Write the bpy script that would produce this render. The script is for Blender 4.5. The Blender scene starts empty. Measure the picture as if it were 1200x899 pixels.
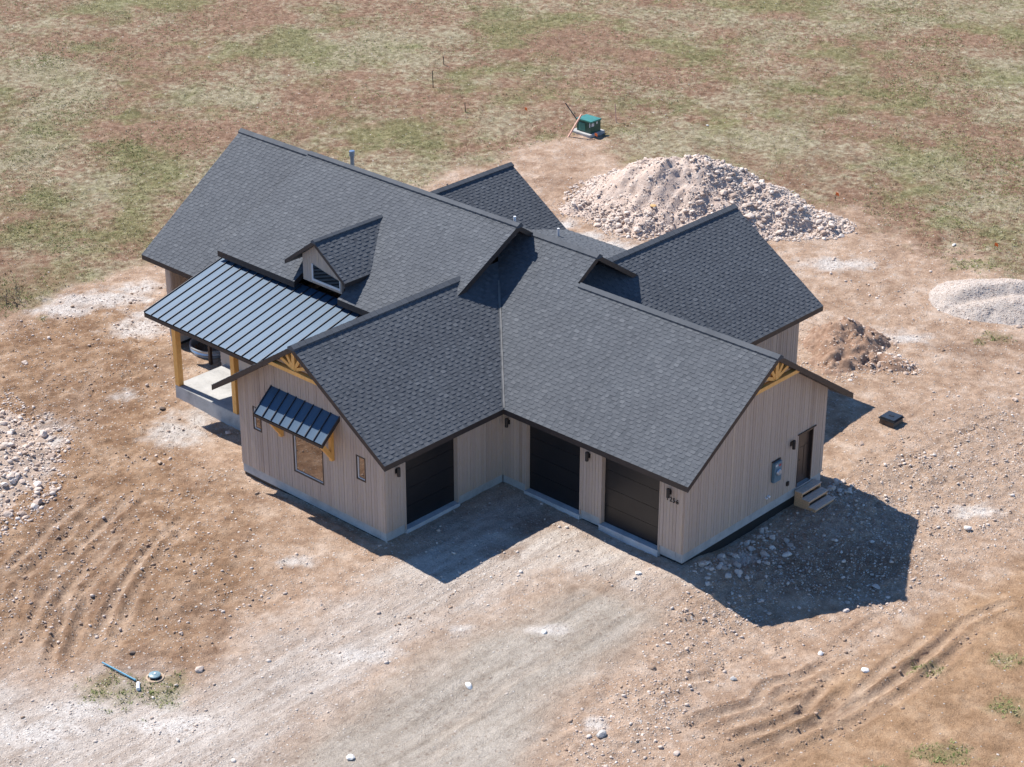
import bpy, bmesh, math, random
import numpy as np
from mathutils import Matrix, Vector
random.seed(7); RNG = np.random.default_rng(11)
S = bpy.context.scene
COL = S.collection

# ------------------------------------------------------------------ camera
YAW, PITCH, ROLL = 0.749, -0.4571, 0.0019
cam_d = bpy.data.cameras.new('camera'); cam = bpy.data.objects.new('camera', cam_d); COL.objects.link(cam)
cam_d.sensor_width = 36.0; cam_d.lens = 2401.63 / 1200 * 36.0
cam_d.clip_start = 0.5; cam_d.clip_end = 3000
cam.matrix_world = (Matrix.Translation((44.6156, -47.5019, 35.6986)) @ Matrix.Rotation(YAW, 4, 'Z')
                    @ Matrix.Rotation(math.pi/2 + PITCH, 4, 'X') @ Matrix.Rotation(ROLL, 4, 'Z'))
S.camera = cam

# ------------------------------------------------------------------ light
TO_SUN = Vector((-0.76, -0.03, 1.0)).normalized()
EL = math.asin(TO_SUN.z); AZ = math.atan2(TO_SUN.x, TO_SUN.y)
W = bpy.data.worlds.new('World'); S.world = W; W.use_nodes = True
nt = W.node_tree; nt.nodes.clear()
sky = nt.nodes.new('ShaderNodeTexSky'); sky.sky_type = 'NISHITA'; sky.sun_disc = False
sky.sun_elevation = EL; sky.sun_rotation = AZ; sky.altitude = 2500; sky.air_density = 1.0; sky.dust_density = 0.2; sky.ozone_density = 4.0
bg = nt.nodes.new('ShaderNodeBackground'); bg.inputs['Strength'].default_value = 0.13
out = nt.nodes.new('ShaderNodeOutputWorld')
hs = nt.nodes.new('ShaderNodeHueSaturation'); hs.inputs['Saturation'].default_value = 1.12
nt.links.new(sky.outputs[0], hs.inputs['Color']); nt.links.new(hs.outputs[0], bg.inputs[0]); nt.links.new(bg.outputs[0], out.inputs[0])
sl = bpy.data.lights.new('sun', 'SUN'); sl.energy = 5.0; sl.angle = math.radians(0.53); sl.color = (1.0, 0.955, 0.895)
so = bpy.data.objects.new('sun', sl); COL.objects.link(so)
so.rotation_euler = TO_SUN.to_track_quat('Z', 'Y').to_euler(); so.location = (-40, 0, 60)
S.view_settings.view_transform = 'Standard'; S.view_settings.look = 'None'
S.view_settings.exposure = 0.6; S.view_settings.gamma = 1.0; S.view_settings.use_curve_mapping = False

# ------------------------------------------------------------------ helpers
class MB:
    """collects faces; every face carries a material slot and a tone"""
    def __init__(s): s.v = []; s.f = []; s.m = []; s.t = []
    def poly(s, pts, m=0, t=0.5):
        b = len(s.v); s.v += [tuple(p) for p in pts]; s.f.append(tuple(range(b, b+len(pts)))); s.m.append(m); s.t.append(t)
    def box(s, x0, x1, y0, y1, z0, z1, m=0, t=0.5, mat=None):
        c = [(x0,y0,z0),(x1,y0,z0),(x1,y1,z0),(x0,y1,z0),(x0,y0,z1),(x1,y0,z1),(x1,y1,z1),(x0,y1,z1)]
        if mat is not None: c = [tuple(mat @ Vector(p)) for p in c]
        for q in ((0,3,2,1),(4,5,6,7),(0,1,5,4),(1,2,6,5),(2,3,7,6),(3,0,4,7)): s.poly([c[i] for i in q], m, t)
    def beam(s, a, b, w, h, m=0, t=0.5, up=(0,0,1)):
        a = Vector(a); b = Vector(b); d = b-a; L = d.length; z = d.normalized()
        x = Vector(up).cross(z)
        if x.length < 1e-4: x = Vector((1,0,0))
        x.normalize(); y = z.cross(x)
        M = Matrix.Translation(a) @ Matrix(((x.x,y.x,z.x,0),(x.y,y.y,z.y,0),(x.z,y.z,z.z,0),(0,0,0,1)))
        s.box(-w/2, w/2, -h/2, h/2, 0, L, m, t, M)
    def lathe(s, prof, n=16, m=0, t=0.5, mat=None, cap=True, arc=(0, 2*math.pi)):
        rings = []
        full = abs(arc[1]-arc[0]-2*math.pi) < 1e-6
        k = n if full else n+1
        for r, z in prof:
            rings.append([(r*math.cos(arc[0]+(arc[1]-arc[0])*i/n), r*math.sin(arc[0]+(arc[1]-arc[0])*i/n), z) for i in range(k)])
        if mat is not None: rings = [[tuple(mat @ Vector(p)) for p in R] for R in rings]
        for A, B in zip(rings, rings[1:]):
            for i in range(n):
                j = (i+1) % k
                s.poly([A[i], A[j], B[j], B[i]], m, t)
        if cap and full:
            s.poly(rings[0][::-1], m, t); s.poly(rings[-1], m, t)
    def tube(s, pts, r, n=8, m=0, t=0.5):
        for a, b in zip(pts, pts[1:]):
            a = Vector(a); b = Vector(b); z = (b-a).normalized(); x = z.orthogonal().normalized(); y = z.cross(x)
            A = [a + (x*math.cos(2*math.pi*i/n)+y*math.sin(2*math.pi*i/n))*r for i in range(n)]
            B = [p + (b-a) for p in A]
            for i in range(n): s.poly([A[i], A[(i+1)%n], B[(i+1)%n], B[i]], m, t)
            s.poly(A[::-1], m, t); s.poly(B, m, t)

def mesh_obj(name, v, f, mats, mi=None, tone=None, parent=None, smooth=False, loc=None):
    me = bpy.data.meshes.new(name); me.from_pydata(v, [], f)
    for m in mats: me.materials.append(m)
    if mi is not None and len(mats) > 1: me.polygons.foreach_set('material_index', mi)
    if tone is not None:
        a = me.attributes.new('tone', 'FLOAT', 'FACE'); a.data.foreach_set('value', tone)
    if smooth: me.polygons.foreach_set('use_smooth', [True]*len(f))
    me.update()
    o = bpy.data.objects.new(name, me); COL.objects.link(o)
    if parent is not None: o.parent = parent
    if loc is not None: o.location = loc
    return o
def build(name, mb, mats, parent=None, smooth=False, weld=False, bevel=0, loc=None):
    if not isinstance(mats, (list, tuple)): mats = [mats]
    o = mesh_obj(name, mb.v, mb.f, mats, mb.m, mb.t, parent, smooth, loc)
    if weld or bevel:
        bm = bmesh.new(); bm.from_mesh(o.data); bmesh.ops.remove_doubles(bm, verts=bm.verts, dist=1e-4)
        if bevel: bmesh.ops.bevel(bm, geom=bm.edges[:], offset=bevel, segments=2, affect='EDGES', clamp_overlap=True)
        bm.to_mesh(o.data); bm.free()
    return o
def thing(name, label, cat, loc=(0,0,0), rz=0, group=None):
    o = bpy.data.objects.new(name, None); COL.objects.link(o); o.location = loc; o.rotation_euler = (0,0,rz); o.empty_display_size = .3
    tag(o, label, cat, group); return o
def tag(o, label=None, cat=None, group=None, kind=None):
    if label: o['label'] = label
    if cat: o['category'] = cat
    if group: o['group'] = group
    if kind: o['kind'] = kind
    return o

# ------------------------------------------------------------------ noise (numpy)
def _hash(ix, iy, seed):
    h = (ix.astype(np.int64)*374761393 + iy.astype(np.int64)*668265263 + seed*974711) & 0xffffffff
    h = ((h ^ (h >> 13)) * 1274126177) & 0xffffffff
    return ((h ^ (h >> 16)) & 0xffff) / 65535.0
def vnoise(x, y, seed=0):
    ix = np.floor(x); iy = np.floor(y); fx = x-ix; fy = y-iy
    fx = fx*fx*(3-2*fx); fy = fy*fy*(3-2*fy)
    a = _hash(ix,iy,seed); b = _hash(ix+1,iy,seed); c = _hash(ix,iy+1,seed); d = _hash(ix+1,iy+1,seed)
    return (a*(1-fx)+b*fx)*(1-fy) + (c*(1-fx)+d*fx)*fy
def fbm(x, y, seed=0, oct=4, gain=.5):
    s = 0; a = 1; n = 0
    for o in range(oct):
        s = s + a*vnoise(x*2**o + o*17.3, y*2**o - o*9.1, seed+o); n += a; a *= gain
    return s/n   # 0..1
def sstep(e0, e1, x):
    t = np.clip((x-e0)/(e1-e0), 0, 1); return t*t*(3-2*t)
def poly_sd(x, y, P):
    """signed distance to a polygon, positive inside"""
    P = np.array(P, float); d2 = np.full(x.shape, 1e18); ins = np.zeros(x.shape, bool)
    for (ax, ay), (bx, by) in zip(P, np.roll(P, -1, 0)):
        ex, ey = bx-ax, by-ay; t = np.clip(((x-ax)*ex+(y-ay)*ey)/(ex*ex+ey*ey+1e-12), 0, 1)
        d2 = np.minimum(d2, (x-ax-t*ex)**2+(y-ay-t*ey)**2)
        c = ((ay > y) != (by > y)) & (x < (bx-ax)*(y-ay)/(by-ay+1e-12)+ax); ins ^= c
    return np.where(ins, 1, -1)*np.sqrt(d2)
def line_d(x, y, P):
    d2 = np.full(x.shape, 1e18)
    for (ax, ay), (bx, by) in zip(P, P[1:]):
        ex, ey = bx-ax, by-ay; t = np.clip(((x-ax)*ex+(y-ay)*ey)/(ex*ex+ey*ey+1e-12), 0, 1)
        d2 = np.minimum(d2, (x-ax-t*ex)**2+(y-ay-t*ey)**2)
    return np.sqrt(d2)

# ------------------------------------------------------------------ materials
class NT:
    def __init__(s, name):
        s.mat = bpy.data.materials.new(name); s.mat.use_nodes = True; s.t = s.mat.node_tree; s.n = s.t.nodes
        s.b = s.n['Principled BSDF']
    def node(s, typ, **kw):
        n = s.n.new(typ)
        for k, v in kw.items(): setattr(n, k, v)
        return n
    def link(s, a, b): s.t.links.new(a, b)
    def coord(s):
        return s.node('ShaderNodeTexCoord').outputs['Object']
    def noise(s, scale, detail=4, rough=.55, vec=None, stretch=None):
        n = s.node('ShaderNodeTexNoise'); n.inputs['Scale'].default_value = scale; n.inputs['Detail'].default_value = detail; n.inputs['Roughness'].default_value = rough
        v = vec or s.coord()
        if stretch:
            m = s.node('ShaderNodeMapping'); m.inputs['Scale'].default_value = stretch; s.link(v, m.inputs[0]); v = m.outputs[0]
        s.link(v, n.inputs['Vector']); return n.outputs['Fac']
    def attr(s, name, comp='Fac'):
        a = s.node('ShaderNodeAttribute'); a.attribute_name = name; return a.outputs[comp]
    def ramp(s, fac, stops):
        r = s.node('ShaderNodeValToRGB'); e = r.color_ramp.elements
        while len(e) < len(stops): e.new(.5)
        for k, (p, c) in zip(e, stops): k.position = p; k.color = (*c, 1) if len(c) == 3 else c
        s.link(fac, r.inputs[0]); return r.outputs[0]
    def math(s, op, a, b=None, clamp=False):
        m = s.node('ShaderNodeMath', operation=op); m.use_clamp = clamp
        for i, q in enumerate((a, b)):
            if q is None: continue
            if isinstance(q, (int, float)): m.inputs[i].default_value = q
            else: s.link(q, m.inputs[i])
        return m.outputs[0]
    def mix(s, fac, a, b, typ='MIX'):
        m = s.node('ShaderNodeMix', data_type='RGBA', blend_type=typ)
        for i, q in ((0, fac), (6, a), (7, b)):
            if isinstance(q, (int, float)): m.inputs[i].default_value = q
            elif isinstance(q, tuple): m.inputs[i].default_value = (*q, 1)
            else: s.link(q, m.inputs[i])
        return m.outputs[2]
    def maprange(s, v, a, b, c, d):
        m = s.node('ShaderNodeMapRange'); s.link(v, m.inputs[0])
        for i, q in enumerate((a, b, c, d)): m.inputs[i+1].default_value = q
        return m.outputs[0]
    def bump(s, h, strength=.3, dist=.02, prev=None):
        b = s.node('ShaderNodeBump'); b.inputs['Strength'].default_value = strength; b.inputs['Distance'].default_value = dist
        s.link(h, b.inputs['Height'])
        if prev is not None: s.link(prev, b.inputs['Normal'])
        return b.outputs[0]
    def done(s, col=None, rough=.8, nrm=None, metal=0, spec=.5):
        if col is not None:
            if isinstance(col, tuple): s.b.inputs['Base Color'].default_value = (*col, 1)
            else: s.link(col, s.b.inputs['Base Color'])
        if isinstance(rough, (int, float)): s.b.inputs['Roughness'].default_value = rough
        else: s.link(rough, s.b.inputs['Roughness'])
        s.b.inputs['Metallic'].default_value = metal; s.b.inputs['Specular IOR Level'].default_value = spec
        if nrm is not None: s.link(nrm, s.b.inputs['Normal'])
        return s.mat

def mat_simple(name, c, rough=.6, var=.18, scale=6, metal=0, spec=.5, bump=.0, stretch=None):
    n = NT(name); f = n.noise(scale, 5, .6, stretch=stretch)
    lo = tuple(x*(1-var) for x in c); hi = tuple(min(1, x*(1+var)) for x in c)
    col = n.ramp(f, [(.3, lo), (.7, hi)])
    nr = n.bump(f, bump, .01) if bump else None
    return n.done(col, rough, nr, metal, spec)

def mat_shingle():
    n = NT('shingle'); t = n.attr('tone')
    col = n.ramp(t, [(0, (.070,.078,.090)), (.35, (.098,.107,.120)), (.65, (.120,.129,.142)), (1, (.165,.175,.188))])
    g = n.noise(45, 3, .7); col = n.mix(.5, col, n.ramp(g, [(.3, (.35,.35,.35)), (.7, (1.0,1.0,1.0))]), 'MULTIPLY')
    big = n.noise(.45, 5, .65); col = n.mix(.5, col, n.ramp(big, [(.35, (.72,.72,.74)), (.65, (1,1,1))]), 'MULTIPLY')
    return n.done(col, .85, n.bump(g, .5, .006), spec=.3)
def mat_siding():
    n = NT('weathered_siding'); t = n.attr('tone')
    col = n.ramp(t, [(0, (.38,.285,.205)), (.3, (.48,.375,.285)), (.7, (.53,.425,.330)), (1, (.60,.475,.345))])
    g = n.noise(14, 5, .65, stretch=(6, 6, .35)); col = n.mix(.5, col, n.ramp(g, [(.3, (.66,.62,.58)), (.62, (1,1,1))]), 'MULTIPLY')
    k = n.noise(3, 2, .5, stretch=(3,3,1.2)); col = n.mix(.18, col, n.ramp(k, [(.45, (.42,.36,.40)), (.7, (.42,.33,.24))]))
    return n.done(col, .8, n.bump(g, .25, .004), spec=.25)
def mat_timber():
    n = NT('stained_timber'); t = n.attr('tone')
    g = n.noise(9, 5, .6, stretch=(5,5,.6)); col = n.ramp(g, [(.25, (.60,.29,.065)), (.5, (.78,.41,.11)), (.8, (.84,.50,.19))])
    return n.done(col, .5, n.bump(g, .15, .004))
def mat_metal_roof():
    n = NT('painted_metal'); g = n.noise(1.3, 3, .5, stretch=(2,.5,1)); col = n.ramp(g, [(.3, (.042,.080,.130)), (.7, (.055,.098,.150))])
    w = n.noise(5, 2, .4, stretch=(3,.4,1))
    return n.done(col, n.maprange(g, .3, .7, .40, .48), n.bump(w, .06, .01), metal=.2, spec=.38)
def mat_concrete(name='concrete', c=(.42,.42,.41)):
    n = NT(name); a = n.noise(1.6, 5, .65); b = n.noise(22, 4, .6)
    col = n.ramp(a, [(.28, tuple(x*.72 for x in c)), (.5, c), (.75, tuple(min(1,x*1.2) for x in c))])
    col = n.mix(.35, col, n.ramp(b, [(.35, (.75,.74,.72)), (.65, (1,1,1))]), 'MULTIPLY')
    return n.done(col, .85, n.bump(b, .25, .006), spec=.25)
def mat_rock():
    n = NT('limestone'); t = n.attr('tone')
    info = n.node('ShaderNodeObjectInfo').outputs['Random']
    tt = n.math('FRACT', n.math('ADD', t, info))
    col = n.ramp(tt, [(0, (.43,.325,.26)), (.25, (.56,.475,.41)), (.5, (.64,.55,.48)), (.75, (.58,.45,.36)), (1, (.75,.675,.605))])
    g = n.noise(7, 4, .6); col = n.mix(.45, col, n.ramp(g, [(.3, (.74,.69,.65)), (.6, (1,1,1))]), 'MULTIPLY')
    return n.done(col, .9, n.bump(g, .3, .02), spec=.2)
M = {}
M['shingle'] = mat_shingle(); M['siding'] = mat_siding(); M['timber'] = mat_timber(); M['metal'] = mat_metal_roof()
M['concrete'] = mat_concrete(); M['slab'] = mat_concrete('porch_concrete', (.44,.43,.41)); M['rock'] = mat_rock()
M['ochre_rock'] = mat_simple('ochre_stone', (.52,.33,.14), .9, .2, 9, bump=.3)
M['fascia'] = mat_simple('brown_fascia', (.036,.026,.023), .55, .2, 5)
M['seam'] = mat_simple('dark_seam_metal', (.030,.032,.038), .4, .15, 5)
M['door'] = mat_simple('black_door_paint', (.011,.0105,.012), .36, .2, 3)
M['brown_door'] = mat_simple('brown_door_paint', (.075,.048,.036), .4, .25, 4, stretch=(4,4,.5))
M['frame'] = mat_simple('bronze_frame', (.045,.028,.022), .45, .2, 6)
M['white_trim'] = mat_simple('pale_trim', (.62,.60,.58), .6, .08, 6)
M['black'] = mat_simple('black_metal', (.012,.012,.014), .45, .2, 8)
M['galv'] = mat_simple('galvanised_steel', (.50,.54,.58), .38, .15, 7, metal=.7)
M['steel_vent'] = mat_simple('vent_steel', (.45,.50,.55), .3, .15, 9, metal=.85)
M['pvc_white'] = mat_simple('white_pvc', (.75,.76,.78), .45, .06, 8)
M['pvc_blue'] = mat_simple('blue_pvc', (.075,.26,.38), .4, .15, 8)
M['green_paint'] = mat_simple('green_enamel', (.018,.075,.055), .4, .2, 4)
M['green_lid'] = mat_simple('green_enamel_lid', (.045,.19,.155), .38, .2, 4)
M['teal_lid'] = mat_simple('teal_plastic', (.17,.26,.29), .45, .2, 6)
M['waterproof'] = mat_simple('black_waterproofing', (.012,.012,.013), .6, .3, 3)
M['meter'] = mat_simple('grey_blue_enamel', (.12,.20,.25), .4, .12, 5)
M['red'] = mat_simple('red_print', (.45,.05,.05), .5, .1, 5)
M['orange'] = mat_simple('orange_plastic', (.75,.16,.03), .5, .1, 5)
M['pinkwood'] = mat_simple('pink_tipped_wood', (.62,.36,.27), .7, .2, 8)
M['steps'] = mat_simple('weathered_plank', (.58,.45,.36), .75, .25, 8, bump=.2, stretch=(1,8,8))
M['stringer'] = mat_simple('raw_lumber', (.72,.40,.21), .65, .25, 7, stretch=(3,3,3))
M['plastic_black'] = mat_simple('black_plastic', (.022,.026,.032), .35, .3, 6)
M['brown_plastic'] = mat_simple('dusty_black_plastic', (.10,.075,.058), .6, .3, 6)
M['drysand'] = mat_simple('sand_ring', (.45,.33,.23), .9, .2, 20)
g = NT('window_glass'); gf = g.noise(2.5, 3, .5); M['glass'] = g.done((.34,.30,.27), .03, g.bump(gf, .04, .01), .92, .6)
g = NT('dormer_glass'); M['dormer_glass'] = g.done((.02,.022,.028), .04, None, .35, 1.0)

# site outlines, metres
FIELD = [(-32.6,-15.81),(-25.85,-3.9),(-25.53,-2.37),(-25.87,0.35),(-25.17,3.1),(-25.49,5.79),(-26.24,12.4),(-24.06,18.88),(-23.7,23.39),(-23.74,25.98),(-23.86,28.75),(-22.76,30.9),(-20.04,29.46),(-17.21,28.13),(-12.68,28.27),(-7.37,30.12),(-6.67,32.34),(-2.67,28.91),(0.07,28.96),(0.6,30.29),(3.32,29.45),(40,34),(90,50),(300,200),(200,600),(-300,700),(-700,300),(-500,-60)]
SAND = [(5.49,-11.97),(5.37,-8.48),(5.93,-5.88),(6.28,-3.75),(7.87,-2.12),(9.58,-1.76),(10.44,-3.05),(10.76,-6.4),(11.19,-8.49),(11.77,-10.3),(13.3,-13.79),(7.21,-19.49),(6.28,-17.14),(5.81,-14.72)]
GRAVEL = [(-3.93,-20.78),(-1.62,-18.62),(-1.04,-17.44),(1.45,-15.74),(1.4,-11.86),(1.7,-8.77),(0.97,-6.1),(0.15,-5.71),(-0.4,0.46),(4.54,0.0),(8.33,0.03),(9.18,-1.04),(7.94,-2.2),(5.87,-4.14),(5.42,-7.75),(5.49,-11.97),(5.81,-14.72),(7.2,-17.92),(8.35,-20.43),(3.08,-25.36)]
SOIL = [(15.65,-8.32),(14.53,-3.51),(15.09,0.28),(15.4,4.79),(15.61,8.78),(16.81,13.14),(25.14,-2.19),(17.13,-10.2)]
BROWN = [(-25.26,-4.3),(-25.09,-0.46),(-22.47,2.64),(-16.54,-0.75),(-13.64,-4.39),(-8.14,-6.8),(-2.64,-8.32),(-0.36,-10.7),(1.09,-15.45),(-1.23,-17.62),(-3.96,-18.88),(-7.0,-19.72),(-26.14,-7.49)]
ROCKY = [(8.2,10.32),(8.45,13.36),(8.31,17.2),(9.78,18.58),(12.11,19.76),(16.45,11.97),(15.0,9.8),(14.08,5.8),(14.87,3.56),(12.91,2.46),(12.8,-1.18),(12.6,-2.72),(13.83,-6.02),(14.38,-9.5),(12.57,-11.2),(11.06,-6.75),(10.8,-3.06),(9.18,-1.04),(8.52,2.13),(9.14,6.8),(8.41,7.84)]
RUTS = [[(-9.32,-9.39),(-7.68,-13.04),(-6.54,-15.03),(-5.82,-15.95),(-4.66,-17.6)],[(-6.76,-9.11),(-5.89,-11.12),(-4.71,-13.31),(-4.03,-14.28),(-2.42,-16.51)],[(-7.58,-11.11),(-6.68,-12.88),(-5.6,-15.02),(-2.99,-17.64)],[(-10.44,-10.44),(-9.5,-12.9),(-8.47,-14.94),(-7.74,-16.3)],[(-6.54,-14.58),(-5.73,-15.88),(-4.7,-17.5),(-3.96,-18.88)],[(-5.3,-14.89),(-4.05,-16.55),(-2.43,-18.36)],[(16.26,3.44),(16.21,0.86),(16.63,-1.97),(16.56,-4.24),(16.06,-6.12),(15.57,-8.34)],[(16.64,4.36),(16.95,0.37),(16.95,-1.99),(16.81,-3.71),(16.37,-6.0),(16.01,-7.98)],[(15.03,0.7),(14.8,-1.78),(14.33,-3.25),(14.61,-4.49),(14.16,-5.89),(13.81,-7.23)],[(15.53,-1.29),(15.96,-4.02),(15.62,-5.54),(14.96,-6.92)],[(15.55,-1.92),(15.64,-3.27),(14.96,-4.53)],[(17.37,6.63),(16.85,4.55),(16.88,1.95),(16.7,-0.2)],[(3.82,-3.05),(3.92,-8.32),(3.87,-10.7)],[(11.56,-8.13),(11.41,-9.89),(11.1,-11.68)],[(12.05,-8.7),(12.02,-11.21)],[(9.54,-11.98),(9.57,-13.89)],[(4.16,-3.12),(4.33,-8.22),(4.37,-9.41)],[(6.59,0.32),(7.25,-3.57),(6.97,-6.99)],[(8.54,-3.79),(8.74,-7.32),(8.92,-10.61),(9.02,-12.88)],[(10.17,17.93),(9.77,13.66),(9.41,9.65)],[(8.77,14.64),(8.51,11.54),(8.04,9.72)],[(-1.42,24.33),(1.03,24.69),(2.15,26.38)],[(-1.16,22.64),(0.74,23.79)],[(-19.35,-3.38),(-16.92,-6.45),(-12.4,-8.98)],[(-20.21,-5.3),(-16.2,-8.77)],[(-5.07,-8.18),(-3.69,-10.85),(-2.2,-13.85)],[(-3.96,-7.95),(-2.0,-11.51),(-0.71,-14.17)]]
DUST = [(-12.1,-5.12,1.19,1.09),(-12.41,-4.03,0.87,0.89),(-11.71,-5.72,0.66,0.57),(-15.93,-4.7,0.69,0.47),(-24.12,0.2,2.09,0.76),(-24.5,-1.78,1.13,0.66),(-23.93,1.9,1.15,0.78),(-20.79,0.85,1.48,1.09),(-20.68,-0.61,1.1,0.89),(-1.3,-8.92,0.64,0.34),(-15.03,-9.59,0.83,2.03),(-13.24,-10.68,0.45,0.69),(9.23,2.17,0.47,0.46),(-11.77,20.08,1.39,0.83),(-13.53,20.3,1.0,0.64),(-15.33,20.82,0.57,0.66),(5.6,-7.93,0.44,0.3),(7.53,-5.98,0.61,0.36),(11.99,-8.63,0.42,0.36),(-2.96,25.56,1.57,0.82),(3.51,20.91,1.09,0.53),(0.21,-20.54,1.58,0.65),(0.06,-18.9,1.07,0.47),(2.83,-17.51,1.31,0.55),(4.27,-11.18,1.09,0.39),(-1.99,-1.03,0.63,0.39),(13.16,10.56,1.1,0.39)]
DARK = [(-1.7,-13.37,1.27,1.17),(-5.56,-6.97,0.77,0.76),(-4.47,-14.54,0.87,1.11),(-10.39,-12.34,0.93,0.9),(2.79,-1.63,0.9,0.83),(3.33,-3.51,0.59,0.57),(6.27,21.77,1.63,0.87),(-11.76,34.1,1.76,1.8),(-19.38,24.42,1.28,1.22),(-28.7,-1.27,1.56,2.54),(-27.46,-0.1,1.17,1.41),(6.87,23.48,1.47,0.72),(-0.45,-16.25,1.09,0.99),(-16.31,-6.89,1.7,2.3),(12.49,5.08,1.49,1.41),(11.54,3.42,1.77,1.38)]
GREEN = [(-0.21,-17.8,0.7,0.77),(0.55,-17.34,0.91,0.86),(1.21,-16.72,0.86,0.81),(1.18,-16.19,0.54,0.53),(-0.37,-17.13,0.6,0.39),(20.35,-2.56,1.04,0.54),(20.44,0.9,0.6,0.49),(17.31,1.03,0.55,0.41),(18.93,3.2,0.56,0.42),(19.49,-4.39,0.77,0.26),(-26.6,1.35,0.7,0.5),(-27.59,-0.23,0.86,0.91),(-27.65,-2.22,0.85,1.38),(4.07,28.19,1.16,1.2),(6.38,23.61,0.59,0.54),(6.09,22.75,0.22,0.36),(-24.52,-2.65,0.26,0.28),(-18.41,29.57,0.62,1.03),(1.7,29.94,1.59,0.84),(-23.33,32.25,1.2,1.13),(-24.4,29.35,0.64,0.83),(-9.95,25.43,0.0,0.01)]
STONES = [
 (-21.4, -5.75, 0.188, 'pale stone at the left edge of the dirt above the rubble heap'),
 (-14.06, -4.48, 0.146, 'dark brown rock just left of the porch slab'),
 (-10.41, -7.48, 0.146, 'tan stone on the dirt halfway between rubble heap and front-left wing'),
 (-10.73, -3.94, 0.146, 'pale round stone lying against the porch foundation'),
 (-1.04, -15.95, 0.125, 'dark stone uphill of the round tank lid'),
 (1.25, -15.11, 0.167, 'pale flat stone right of the round tank lid'),
 (7.98, -10.01, 0.167, 'bright white stone alone in the middle of the sandy drive'),
 (7.62, -6.17, 0.125, 'white stone in a small cluster on the sandy drive below the garage'),
 (7.99, -14.98, 0.167, 'white stone at the bottom edge left of the sandy drive'),
 (12.52, -9.08, 0.188, 'grey white boulder at the bottom beside the strip of rubble'),
 (14.72, -8.23, 0.146, 'pale stone at the bottom edge next to the tyre ruts'),
 (11.33, -5.22, 0.167, 'brown grey stone on the dirt below the garage shadow'),
 (7.55, -1.38, 0.146, 'white stone by the shadow edge below the right garage door'),
 (14.41, -0.49, 0.125, 'white stone just below the shadow of the right gable'),
 (16.1, -0.5, 0.146, 'white stone lying beside the tyre ruts'),
 (13.42, -3.78, 0.125, 'grey stone at the upper end of the tyre ruts'),
 (6.13, 9.96, 0.146, 'large pale stone at the back corner of the right gable'),
 (7.54, 11.84, 0.146, 'pale stone just left below the black access box'),
 (3.1, 20.18, 0.167, 'brown clod sitting on the tip of the dirt mound'),
 (6.46, 25.21, 0.167, 'pale flat stone at the right edge below the gravel heap'),
 (9.91, 19.01, 0.146, 'pale stone near the right edge below the caterpillar tracks'),
 (-0.47, 31.12, 0.125, 'white stone pair at the meadow edge above the gravel heap'),
 (13.7, 9.4, 0.167, 'white stone on the rubble bank at the far right'),
 (13.41, 4.18, 0.167, 'pale stone in the house shadow near its right corner'),
 (13.49, 2.27, 0.146, 'pale stone in the house shadow near its lower edge'),
 (-19.28, 36.63, 0.104, 'small white stone out in the meadow above the rock pile')]

# ------------------------------------------------------------------ terrain
CY, SY = math.cos(YAW), math.sin(YAW)
def to_site(x, y): return x*CY + y*SY, -x*SY + y*CY
def from_site(l, f): return l*CY - f*SY, l*SY + f*CY
CTRL = np.array([(0,0,-.32),(0,-5.84,-.36),(4,-3,-.30),(8.3,0,-.42),(8.3,3,-.78),(8.4,6.5,-.72),(8.3,8,-.66),(12.5,-.3,-1.05),(14.9,3.5,-1.05),(12.6,8,-.95),
 (-7.56,-5.84,-.44),(-3.8,-7.2,-.32),(-1,-8,-.32),(-14.4,-3.5,-.56),(-10.8,-3.6,-.68),(-16,-.6,-.5),(-18.4,0,-.5),(3,14,-.5),(10,14,-.55),(0,20,-.5),(-10,20,-.5),
 (5,-10,-.4),(12,-8,-.55),(18,-3,-.8),(22,3,-.95),(18,9,-.9),(8,-15,-.5),(0,-16,-.5),(-10,-12,-.5),(-20,-8,-.5),(-26,0,-.45),(-30,15,-.5),(-20,30,-.5),(5,30,-.5),(15,22,-.55),(40,0,-.8),(0,-40,-.6),(-60,30,-.3),(-20,80,-.3),(-80,-20,-.5),(60,60,-.6)])
def base_z(x, y):
    w = 0; s = 0
    for cx, cy, cz in CTRL:
        k = 1/(((x-cx)**2+(y-cy)**2+1.2)**1.6); w = w+k; s = s+k*cz
    return s/w
def near_house(x, y):
    """distance outside the footprint of the building (negative inside)"""
    d = np.full(np.shape(x), 1e9)
    for x0, x1, y0, y1 in ((0,8.31,0,8.05),(-7.56,0,-5.84,0),(-14.7,-7.56,-.9,9),(-18.35,-7,-.6,9),(-8,3,4,13.8),(-14.4,-7.5,-3.5,-.9),(-15.5,-9.9,5,13.4)):
        dx = np.maximum(np.maximum(x0-x, x-x1), 0); dy = np.maximum(np.maximum(y0-y, y-y1), 0)
        ins = np.minimum(np.minimum(x-x0, x1-x), np.minimum(y-y0, y1-y))
        dd = np.where(ins > 0, -ins, np.sqrt(dx*dx+dy*dy)); d = np.minimum(d, dd)
    return d

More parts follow.
